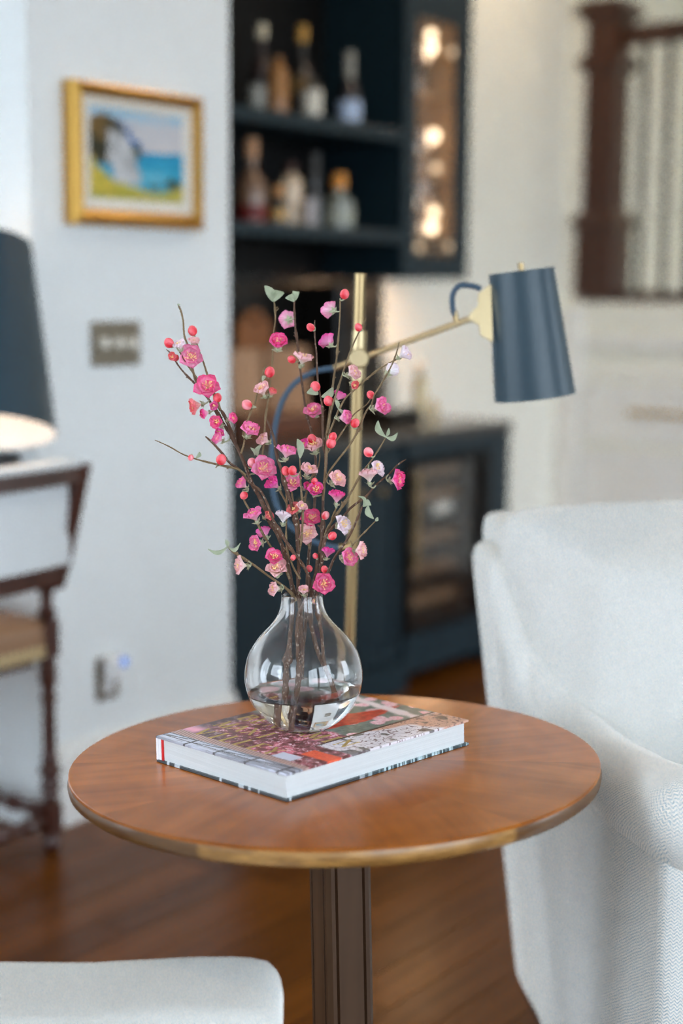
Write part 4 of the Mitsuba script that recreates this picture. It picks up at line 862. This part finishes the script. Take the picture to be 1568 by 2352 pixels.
def blossom(px, py, dia, tone, face, cup=.5, only=None, off=.010, b=None):
    near = nearest(px, py, only); bkey = BR[near[2]]['key']
    ax_ = face[0] * RIGHT + face[1] * UP - face[2] * FWD; ax_ = ax_ / np.linalg.norm(ax_)
    c = atd(px, py, near[4] - off * np.sign(face[2] + 1e-6) if abs(face[2]) > .25 else near[4] - off)
    R = dia / 2 * PXM * 1.30
    rot = M4(*align(ax_), c - ax_ * R * .25); rm = rot[:3, :3]
    edge, core = TONE[tone]
    Vs, Fs, Cs, n0 = [], [], [], 0
    for ring, (np_, sc, t0, t1) in enumerate(((5, 1.0, .9 - .5 * cup, 1.75 - .95 * cup), (5, .86, .65 - .4 * cup, 1.35 - .8 * cup), (3, .6, .4, .95 - .5 * cup))):
        if ring == 2 and dia < 36: continue
        for k in range(np_):
            V, F, v, u = petal(rr, R * sc * rr.uniform(.92, 1.1), t0 * rr.uniform(.9, 1.1), t1 * rr.uniform(.85, 1.12), rr.uniform(.33, .42))
            a = 2 * np.pi * (k + .5 * ring + rr.uniform(-.12, .12)) / np_; ca, sa = math.cos(a), math.sin(a)
            V = np.stack([V[:, 0] * ca - V[:, 1] * sa, V[:, 0] * sa + V[:, 1] * ca, V[:, 2]], 1)
            g = np.clip(v ** 1.7 * .85 + .35 * u ** 2 * v, 0, 1)[:, None]
            cc = core * (1 - g) + edge * g
            streak = (1 + .10 * np.sin(u * 14 + k))[:, None]
            Vs.append(V @ rm.T + rot[:3, 3]); Fs.append(F + n0); Cs.append(np.clip(cc * streak * rr.uniform(.84, 1.08), 0, 1)); n0 += len(V)
    pm = trimesh.Trimesh(np.vstack(Vs), np.vstack(Fs), process=False)
    lab = {'hot': 'bright pink', 'pink': 'pink', 'pale': 'pale pink', 'coral': 'coral pink', 'white': 'whitish', 'mag': 'magenta pink'}[tone] + ' open blossom'
    bl = put('blossom', pm, 'petal', bkey, smooth=True, color=np.vstack(Cs), label=lab)
    # stamens
    ms, cs = [], []
    for k in range(16 if dia > 34 else 9):
        a, th = rr.uniform(0, 2 * np.pi), rr.uniform(.08, .55); d = np.array([math.sin(th) * math.cos(a), math.sin(th) * math.sin(a), math.cos(th)]) @ rm.T
        l = R * rr.uniform(.55, .85); p0_ = rot[:3, 3]
        f1 = tube([p0_, p0_ + d * l * .6, p0_ + d * l], [.00045, .0004, .00036], 3, False); f2 = trimesh.creation.icosphere(0, .00095); f2.apply_translation(p0_ + d * l)
        ms += [f1, f2]; cs += [np.tile(srgb(255, 232, 205), (len(f1.vertices), 1)), np.tile(srgb(250, 222, 150), (len(f2.vertices), 1))]
    put('stamens', cat_(*ms), 'stamen', bl, smooth=True, color=np.vstack(cs))
    put('calyx', calyx(rot[:3, 3], ax_, R * .42, near[3]), 'sepal', bl, smooth=True)
def calyx(p, ax_, r, stem, n=5, spread=1.05):
    x, y, z = align(ax_); ms = []
    for k in range(n):
        a = 2 * np.pi * k / n + rr.uniform(-.2, .2); d = x * math.cos(a) + y * math.sin(a); e = np.cross(z, d)
        s0 = p - z * r * .35; tip = p + d * r * spread + z * r * rr.uniform(-.25, .35)
        mid = (s0 + tip) / 2 - z * r * .12
        V = np.array([s0 - e * r * .22, s0 + e * r * .22, mid - e * r * .32, mid + e * r * .32, tip]); ms.append(trimesh.Trimesh(V, [(0, 1, 3), (0, 3, 2), (2, 3, 4)], process=False))
    cup = lathe([(0.0, -.75), (.2, -.72), (.34, -.4), (.36, -.1), (.2, .1)], 8); cup.apply_scale(r); cup.apply_transform(M4(x, y, z, p)); ms.append(cup)
    b0 = p - z * r * .6
    L = np.linalg.norm(stem - b0)
    if L > .001: ms.append(tube(spline([stem, (stem + b0) / 2 - z * min(.3 * L, .004), b0], 6), .0011, 5))
    return cat_(*ms)
def bud(px, py, dia, face=(0, 1, .3), only=None, off=.006, tone=0):
    near = nearest(px, py, only); bkey = BR[near[2]]['key']
    ax_ = face[0] * RIGHT + face[1] * UP - face[2] * FWD; ax_ = ax_ / np.linalg.norm(ax_)
    c = atd(px, py, near[4] - off); R = dia / 2 * PXM * .92
    m = trimesh.creation.icosphere(3, 1.0); v = np.array(m.vertices); phi = np.arctan2(v[:, 1], v[:, 0])
    g = np.sin(phi * 2.5 + v[:, 2] * 1.6 + px); seam = 1 - .09 * np.exp(-(g / .22) ** 2) * (1 - np.abs(v[:, 2]) ** 6)
    vv = v * seam[:, None]; vv[:, 2] = vv[:, 2] * 1.08 + .08 * np.clip(v[:, 2], 0, 1) ** 3
    base, topc = np.array(srgb(228, 44, 58)), np.array(srgb(246, 118, 128))
    if tone: topc = np.array(srgb(250, 170, 178))
    k = np.clip(.5 + .5 * g * np.clip(1.2 - np.abs(v[:, 2]), 0, 1) + .25 * v[:, 2], 0, 1)[:, None]
    col_ = base * (1 - k) + topc * k
    m2 = trimesh.Trimesh(vv * R, m.faces, process=False); m2.apply_transform(M4(*align(ax_), c))
    k_ = put('bud', m2, 'bud_skin', bkey, smooth=True, color=col_, label='coral red closed bud')
    put('calyx', calyx(c - ax_ * R * .62, ax_, R * .85, near[3], 4, 1.0), 'sepal', k_, smooth=True)
def leaf(px0_, py0_, px1_, py1_, wid, bend=.15, only=None, off=.004, droop=0.0):
    near = nearest(px0_, py0_, only); bkey = BR[near[2]]['key']
    a = atd(px0_, py0_, near[4] - off); b = atd(px1_, py1_, near[4] - off - rr.uniform(-.008, .012))
    d = b - a; L = np.linalg.norm(d); d /= L; nrm = -FWD - ((-FWD) @ d) * d; nrm /= np.linalg.norm(nrm); sd = np.cross(d, nrm)
    s = np.linspace(0, 1, 9); u = np.linspace(-1, 1, 5); w = wid / 2 * PXM * np.sin(np.pi * np.clip(s, .03, .98)) ** .7
    side_ = np.sin(np.pi * s) * L * bend
    V = a + d * (s[:, None, None] * L) + sd * (side_[:, None, None] + w[:, None, None] * u[None, :, None]) + nrm * ((u[None, :, None] ** 2) * w[:, None, None] * .45 + np.sin(np.pi * s)[:, None, None] * L * .1 + rr.normal(size=(9, 5, 1)) * L * .01)
    i, j = np.meshgrid(np.arange(8), np.arange(4), indexing='ij'); q = i * 5 + j
    F = np.stack([q, q + 1, q + 6, q + 5], -1).reshape(-1, 4)
    put('leaf', trimesh.Trimesh(V.reshape(-1, 3), np.vstack([F[:, [0, 1, 2]], F[:, [0, 2, 3]]]), process=False), 'leaf', bkey, smooth=True, label='pale sage green leaf')
Fr, Bk, Up, Lf, Rt = (0, .15, 1), (-.3, .3, -1), (0, 1, .45), (-1, .25, .35), (1, .2, .35)
for a in [
 (438, 820, 54, 'pink', (.1, .1, 1), .25, 'a'), (414, 797, 34, 'white', (-.2, .6, .4), .6, 'a'), (443, 790, 32, 'pale', (.2, .7, .4), .6, 'a'), (402, 820, 28, 'coral', (-.6, .1, .8), .8, 'a'),
 (477, 888, 60, 'hot', (.0, .2, 1), .3, 'a'), (456, 930, 44, 'coral', (-.9, -.2, .3), .7, 'a'), (475, 948, 30, 'hot', (-.8, -.2, .4), .8, 'a'), (488, 930, 26, 'mag', (.3, -.2, .5), .7, 'a'),
 (527, 963, 30, 'hot', (.8, .3, .5), .7, 'a'), (502, 972, 38, 'hot', (-.5, .2, .9), .6, 'a'), (508, 986, 26, 'mag', (-.3, -.6, .5), .6, 'a'), (506, 1010, 36, 'pink', (-.7, .4, .5), .6, 'a'),
 (571, 994, 50, 'pink', (.3, .7, .5), .5, 'a'), (612, 1013, 40, 'pale', (-.7, .4, .6), .7, 'c'), (638, 794, 56, 'hot', (.1, .6, .8), .75, 'c'), (604, 902, 46, 'pale', (-.3, .7, .5), .6, 'c'), (623, 905, 28, 'coral', (.3, .6, .5), .9, 'c'),
 (661, 734, 44, 'pink', (-.3, .2, -.9), .3, 'd'), (694, 830, 50, 'pale', (.3, .9, .3), .4, 'd'), (722, 948, 46, 'pink', (-.2, .6, .7), .4, 'd'), (761, 712, 42, 'pink', (-.5, .3, -.7), .4, 'e'), (754, 788, 44, 'mag', (-.5, .6, -.5), .45, 'e'),
 (804, 859, 42, 'pale', (.8, .3, .5), .6, 'e'), (809, 882, 28, 'coral', (.4, -.2, .6), .9, 'e'), (922, 817, 42, 'white', (.8, .5, .4), .7, 'e'), (894, 855, 44, 'white', (.4, .4, -.6), .7, 'e'), (866, 936, 50, 'pink', (.8, .3, .5), .6, 'e'),
 (776, 915, 34, 'mag', (.3, .7, -.4), .7, 'e'), (784, 960, 40, 'pink', (.8, .1, .4), .7, 'e'),
 (657, 1045, 48, 'pink', (.2, .8, .3), .6, 'c'), (722, 1030, 52, 'pale', (-.2, .8, .6), .4, 'd'), (704, 1024, 34, 'mag', (-.5, .4, .4), .7, 'd'), (706, 1086, 44, 'pale', (.3, .8, .4), .5, 'd'), (634, 1116, 44, 'mag', (-.6, .5, .4), .7, 'c'), (671, 1112, 46, 'pink', (.1, .5, .9), .4, 'c'), (700, 1120, 28, 'mag', (.5, .3, .5), .7, 'd'),
 (723, 1130, 42, 'mag', (.1, .4, .7), .7, 'e'), (769, 1105, 48, 'pale', (.6, .5, .7), .5, 'e'), (773, 1148, 46, 'hot', (.1, 1, .25), .65, 'f'), (676, 1174, 38, 'coral', (-.2, .6, .8), .6, 'c'), (690, 1168, 30, 'pale', (.4, .6, .5), .6, 'c'), (650, 1194, 44, 'white', (.1, 1, .1), .7, 'b'),
 (713, 1192, 48, 'hot', (.2, .4, .9), .45, 'd'), (705, 1226, 50, 'pale', (.0, .2, 1), .3, 'd'), (783, 1206, 44, 'white', (.7, .2, .6), .15, 'f'), (752, 1275, 36, 'mag', (.2, .9, .2), .7, 'f'), (741, 1341, 52, 'hot', (.2, .1, 1), .4, 'f'), (697, 1362, 30, 'pale', (0, .8, .5), .7, 'b'),
 (793, 1281, 48, 'pink', (.7, .2, .7), .5, 'f'), (821, 1265, 44, 'pale', (.9, .15, .4), .5, 'f'), (904, 1103, 46, 'hot', (.9, .1, .5), .55, 'f'), (848, 1100, 50, 'pale', (-.1, .9, .2), .6, 'f'), (861, 1077, 40, 'white', (.7, .4, .7), .4, 'f'),
 (604, 1078, 54, 'pink', (.3, .3, 1), .35, 'a'), (561, 1116, 38, 'pink', (-.6, .5, .4), .7, 'a'), (586, 1190, 48, 'pink', (-.4, .8, .4), .6, 'a'), (611, 1187, 30, 'coral', (.6, .3, .4), .7, 'a'), (610, 1229, 40, 'mag', (-.3, .5, -.4), .7, 'a'), (594, 1247, 42, 'pink', (-.7, .0, .7), .5, 'a'), (560, 1299, 44, 'pale', (-1, .1, .35), .5, 'a'),
 (630, 1282, 42, 'hot', (.0, .5, .9), .55, 'a'), (637, 1311, 50, 'pale', (-.1, .7, .6), .35, 'a'), (638, 1352, 38, 'pale', (-.7, .1, .4), .7, 'a'), (719, 1383, 18, 'pale', (.3, .2, .6), .9, 'e')]:
    blossom(a[0], a[1], a[2], a[3], a[4], a[5], a[6])
for b in [(388, 788, 24, (-.5, .8, .4), 'a'), (442, 760, 24, (-.2, 1, .2), 'a'), (499, 914, 22, (.2, 1, .3), 'a'), (403, 822, 18, (-.3, -.3, .8), 'a'), (438, 1051, 14, (-.3, -1, .3), 'b'), (508, 1056, 25, (.2, 1, .3), 'b'),
          (619, 855, 26, (.2, .9, .2), 'c'), (567, 930, 26, (-.5, .6, .7), 'a'), (670, 826, 20, (-.8, .5, .2), 'd'), (713, 752, 20, (-.7, .8, .3), 'e'), (724, 888, 25, (-.2, .8, .6), 'e'), (791, 676, 24, (.2, 1, .2), 'e'), (823, 752, 19, (-.4, .9, .3), 'e'),
          (754, 921, 25, (-.2, .9, .6), 'e'), (851, 907, 20, (-.5, .8, .3), 'e'), (815, 972, 22, (.5, .8, .4), 'e'), (716, 1009, 24, (-.2, 1, .3), 'd'), (760, 1018, 25, (.3, .9, .5), 'e'), (764, 1003, 20, (.4, .8, .0), 'e'), (846, 1039, 24, (-.5, .8, .5), 'f'),
          (579, 1063, 24, (-.2, .8, .6), 'a'), (656, 1082, 22, (-.3, 1, .4), 'c'), (671, 1081, 22, (.3, 1, .3), 'c'), (560, 1138, 20, (-.3, -.4, .6), 'a'), (722, 1106, 17, (.1, 1, .2), 'e'), (731, 1121, 20, (.3, 1, .4), 'e'), (747, 1184, 20, (.4, .8, .2), 'e'),
          (763, 1231, 21, (.6, .6, .4), 'f'), (745, 1308, 18, (-.2, 1, .4), 'f'), (710, 1306, 17, (-.3, .9, .5), 'd'), (673, 1281, 14, (.2, .9, .3), 'b'), (724, 1277, 14, (-.3, .9, .3), 'e')]:
    bud(b[0], b[1], b[2], b[3], b[4], tone=int(b[0]) % 3 == 0)
for l in [(627, 692, 608, 656, 22, .1, 'c'), (627, 692, 652, 672, 24, -.2, 'c'), (676, 692, 655, 684, 18, .2, 'd'), (678, 690, 686, 670, 17, -.2, 'd'), (678, 690, 672, 668, 13, .2, 'd'), (885, 1004, 868, 966, 15, -.2, 'f'), (885, 1004, 913, 994, 12, .3, 'f'), (886, 1003, 893, 983, 8, .1, 'f'),
          (833, 1163, 821, 1139, 8, .4, 'f'), (833, 1163, 852, 1160, 15, -.3, 'f'), (845, 1160, 858, 1192, 14, .2, 'f'), (862, 1197, 867, 1188, 8, .1, 'f'), (523, 1255, 477, 1261, 10, -.25, 'a'), (523, 1256, 552, 1247, 9, .35, 'a'), (523, 1256, 518, 1239, 9, .1, 'a'),
          (689, 1053, 683, 1008, 17, .1, 'c'), (731, 905, 704, 902, 20, .2, 'e'), (738, 912, 764, 890, 18, .2, 'e'), (592, 1050, 601, 1020, 11, -.2, 'a'), (585, 1046, 575, 1028, 10, .2, 'a'), (408, 702, 411, 698, 6, .1, 'a'), (449, 1053, 458, 1038, 9, .2, 'b'), (776, 938, 800, 946, 10, .2, 'e'), (776, 938, 770, 918, 10, .1, 'e'), (575, 930, 589, 936, 9, .1, 'a'), (612, 866, 602, 876, 9, .2, 'c')]:
    leaf(*l[:6], only=l[6])

# ------------------------------------------------------------------ upholstered armchairs
def chevron(u, v):
    f = u / .0078; f = dr.abs(f - dr.floor(f) - .5) * 2
    s = v / .0046 + f * 1.0
    s = s - dr.floor(s)
    return smoothstep(.30, .40, s) * smoothstep(.72, .62, s)
def fabric(p, n, uv):
    X, Y = p.x * RH[0] + p.y * RH[1], p.x * FH[0] + p.y * FH[1]
    nx, ny = dr.abs(n.x * RH[0] + n.y * RH[1]), dr.abs(n.x * FH[0] + n.y * FH[1]); nz = dr.abs(n.z)
    sidew = (nx > ny) & (nx > nz); topw = (nz > ny) & ~sidew
    u = dr.select(sidew, Y, X); v = dr.select(topw, Y, p.z)
    v = v + .003 * noise(X * 30, Y * 30, p.z * 30)
    return mix(srgb(240, 232, 221), srgb(88, 138, 160), chevron(u, v) * .88)
prin('herringbone', proc(fabric), 0.9, specular=0.1, sheen=0.4)
prin('chair_leg', rgb(*srgb(60, 36, 22)), 0.4)
t = thing('armchair', 'pale herringbone armchair with a loose back cushion right of the round table', 'armchair')
def st1(Y, xb, xt, zt, th, r=.026): return [(xb + r, Y, .085 + r, r), (xb + th - r, Y, .085 + r, r), (xt + r, Y, zt - r, r), (xt + th - r, Y, zt - r, r), ((xb * .45 + xt * .55) + r, Y, .6, r)][:4]
arm = hulls([st1(2.67, .328, .232, .915, .060), st1(2.60, .335, .244, .90, .064), st1(2.53, .345, .262, .80, .074), st1(2.45, .352, .29, .70, .10), st1(2.30, .368, .345, .655, .12), st1(2.05, .388, .384, .65, .13), st1(1.845, .404, .40, .66, .135)])
roll = hulls([[(.450, 1.86, .684, .068)], [(.430, 2.05, .651, .063)], [(.402, 2.25, .634, .056)], [(.368, 2.40, .652, .046)], [(.332, 2.52, .745, .038)], [(.295, 2.60, .86, .030)]])
am = soft(arm, .03, 6); am.apply_transform(CAMM)
put('arm', am, 'herringbone', t, smooth=True)
rm_ = soft(roll, .02, 10); rm_.apply_transform(CAMM); put('arm_roll', rm_, 'herringbone', t, smooth=True)
arm2 = hulls([[(1.10, 2.62, .11, .03), (1.17, 2.62, .11, .03), (1.15, 2.62, .88, .03), (1.2, 2.62, .88, .03)], [(1.05, 2.40, .11, .03), (1.12, 2.40, .11, .03), (1.04, 2.40, .68, .03), (1.12, 2.40, .68, .03)], [(1.02, 1.86, .11, .03), (1.10, 1.86, .11, .03), (1.0, 1.86, .70, .05), (1.10, 1.86, .70, .05)]])
a2 = soft(arm2, .04, 6); a2.apply_transform(CAMM); put('arm', a2, 'herringbone', t, smooth=True)
bk = hulls([[(.36, 2.70, .12, .03), (1.12, 2.70, .12, .03), (.36, 2.62, .12, .03), (1.12, 2.62, .12, .03)], [(.285, 2.73, .93, .03), (1.18, 2.73, .93, .03), (.30, 2.66, .92, .03), (1.16, 2.66, .92, .03)]])
b2 = soft(bk, .05, 4); b2.apply_transform(CAMM); put('backrest', b2, 'herringbone', t, smooth=True)
cu = hulls([[(x, y, z, r) for x, y, z, r in ((.325, 2.60, .93, .055), (.70, 2.62, .945, .06), (1.05, 2.60, .93, .055), (.41, 2.46, .50, .06), (1.05, 2.47, .50, .06), (.435, 2.40, .62, .06), (1.0, 2.40, .62, .06), (.45, 2.47, .87, .06), (1.0, 2.47, .87, .06))], [(.55, 2.40, .70, .07), (.9, 2.40, .70, .07), (.7, 2.43, .82, .07)]])
c2 = soft(cu, .03, 20); c2.apply_transform(CAMM); put('back_cushion', c2, 'herringbone', t, smooth=True, label='plump loose back cushion')
sc_ = hulls([[(x, y, z, .05) for x in (.56, .98) for y in (1.92, 2.50) for z in (.36, .42)], [(.7, 2.1, .45, .05), (.85, 2.3, .45, .05)]])
s2 = soft(sc_, .04, 10); s2.apply_transform(CAMM); put('seat_cushion', s2, 'herringbone', t, smooth=True)
fb = box(.50, 1.04, 1.90, 2.64, .085, .32, .01); fb.apply_transform(CAMM); put('seat_base', fb, 'herringbone', t, smooth=False)
ba = hulls([[(.352, 2.655, .078, .012), (1.14, 2.655, .078, .012)], [(.425, 1.865, .078, .012), (1.08, 1.865, .078, .012)]])
b3 = tm(ba); b3.apply_transform(CAMM); put('base_trim', b3, 'chair_leg', t, smooth=40)
for x, y in ((.39, 2.62), (1.10, 2.62), (.46, 1.90), (1.04, 1.90)):
    m = lathe([(0, 0), (.014, 0), (.022, .075), (0, .075)], 16); m.apply_translation((x, y, 0)); m.apply_transform(CAMM); put('leg', m, 'chair_leg', t)
t = thing('armchair', 'second pale armchair in the foreground, only its rounded arm corner in view at lower left', 'armchair')
yy = 1.70; r = .036
zt_ = aty(540, 2202, yy)[2]; xr = -.064
ar = hulls([[(x, yy + .0, zz - .036 - r * 0, r), (x, yy - .11, zz - .036, r), (x - sl, yy + .0, .13, r), (x - sl, yy - .11, .13, r)] for x, zz, sl in ((-.72, zt_ - .008, 0), (-.29, zt_ - .010, 0), (-.17, zt_ - .001, 0), (xr - r, zt_ - .002, .01))])
a3 = soft(ar, .03, 8); a3.apply_transform(CAMM); put('arm', a3, 'herringbone', t, smooth=True)
bk3 = soft(hulls([[(-.80, yy - .70, .13, .04), (-.80, yy - .0, .13, .04)], [(-.90, yy - .70, .9, .04), (-.90, yy - .0, .9, .04)], [(-.78, yy - .68, .85, .04), (-.78, yy - .03, .85, .04)]]), .05, 4); bk3.apply_transform(CAMM); put('backrest', bk3, 'herringbone', t, smooth=True)
sb3 = box(-.76, -.14, yy - .58, yy - .15, .09, .42, .04); sb3.apply_transform(CAMM); put('seat_base', sb3, 'herringbone', t, smooth=False)
ar4 = soft(hulls([[(x, yy - .60, zz - .036, r), (x, yy - .70, zz - .036, r), (x, yy - .60, .13, r), (x, yy - .70, .13, r)] for x, zz in ((-.72, zt_ - .008), (-.29, zt_ - .010), (xr - r, zt_))]), .03, 8); ar4.apply_transform(CAMM); put('arm', ar4, 'herringbone', t, smooth=True)
for x, y in ((-.70, yy - .02), (-.14, yy - .02), (-.70, yy - .64), (-.14, yy - .64)):
    m = lathe([(0, 0), (.014, 0), (.022, .10), (0, .10)], 16); m.apply_translation((x, y, 0)); m.apply_transform(CAMM); put('leg', m, 'chair_leg', t)

# ------------------------------------------------------------------ ceiling downlights
for i, (x, y, k) in enumerate(((1.2, 1.6, 1), (3.6, 1.6, 1), (4.0, 2.4, 1), (5.2, 1.8, 1), (5.6, 3.0, 1), (7.0, 2.6, .35), (7.0, 1.2, .35))):
    t = thing('downlight', 'round recessed ceiling downlight', 'ceiling light', 'ceiling downlights')
    m = lathe([(.045, -.002), (.06, -.006), (.065, 0), (.045, 0)], 32); m.apply_translation((x, y, ZC)); put('trim_ring', m, 'paint_trim', t)
    put('lens', disc((x, y, ZC - .003), UZ, .044, .004), 'white_plastic', t, emitter={'type': 'area', 'radiance': rgb(5.5 * k, 4.2 * k, 2.8 * k)})
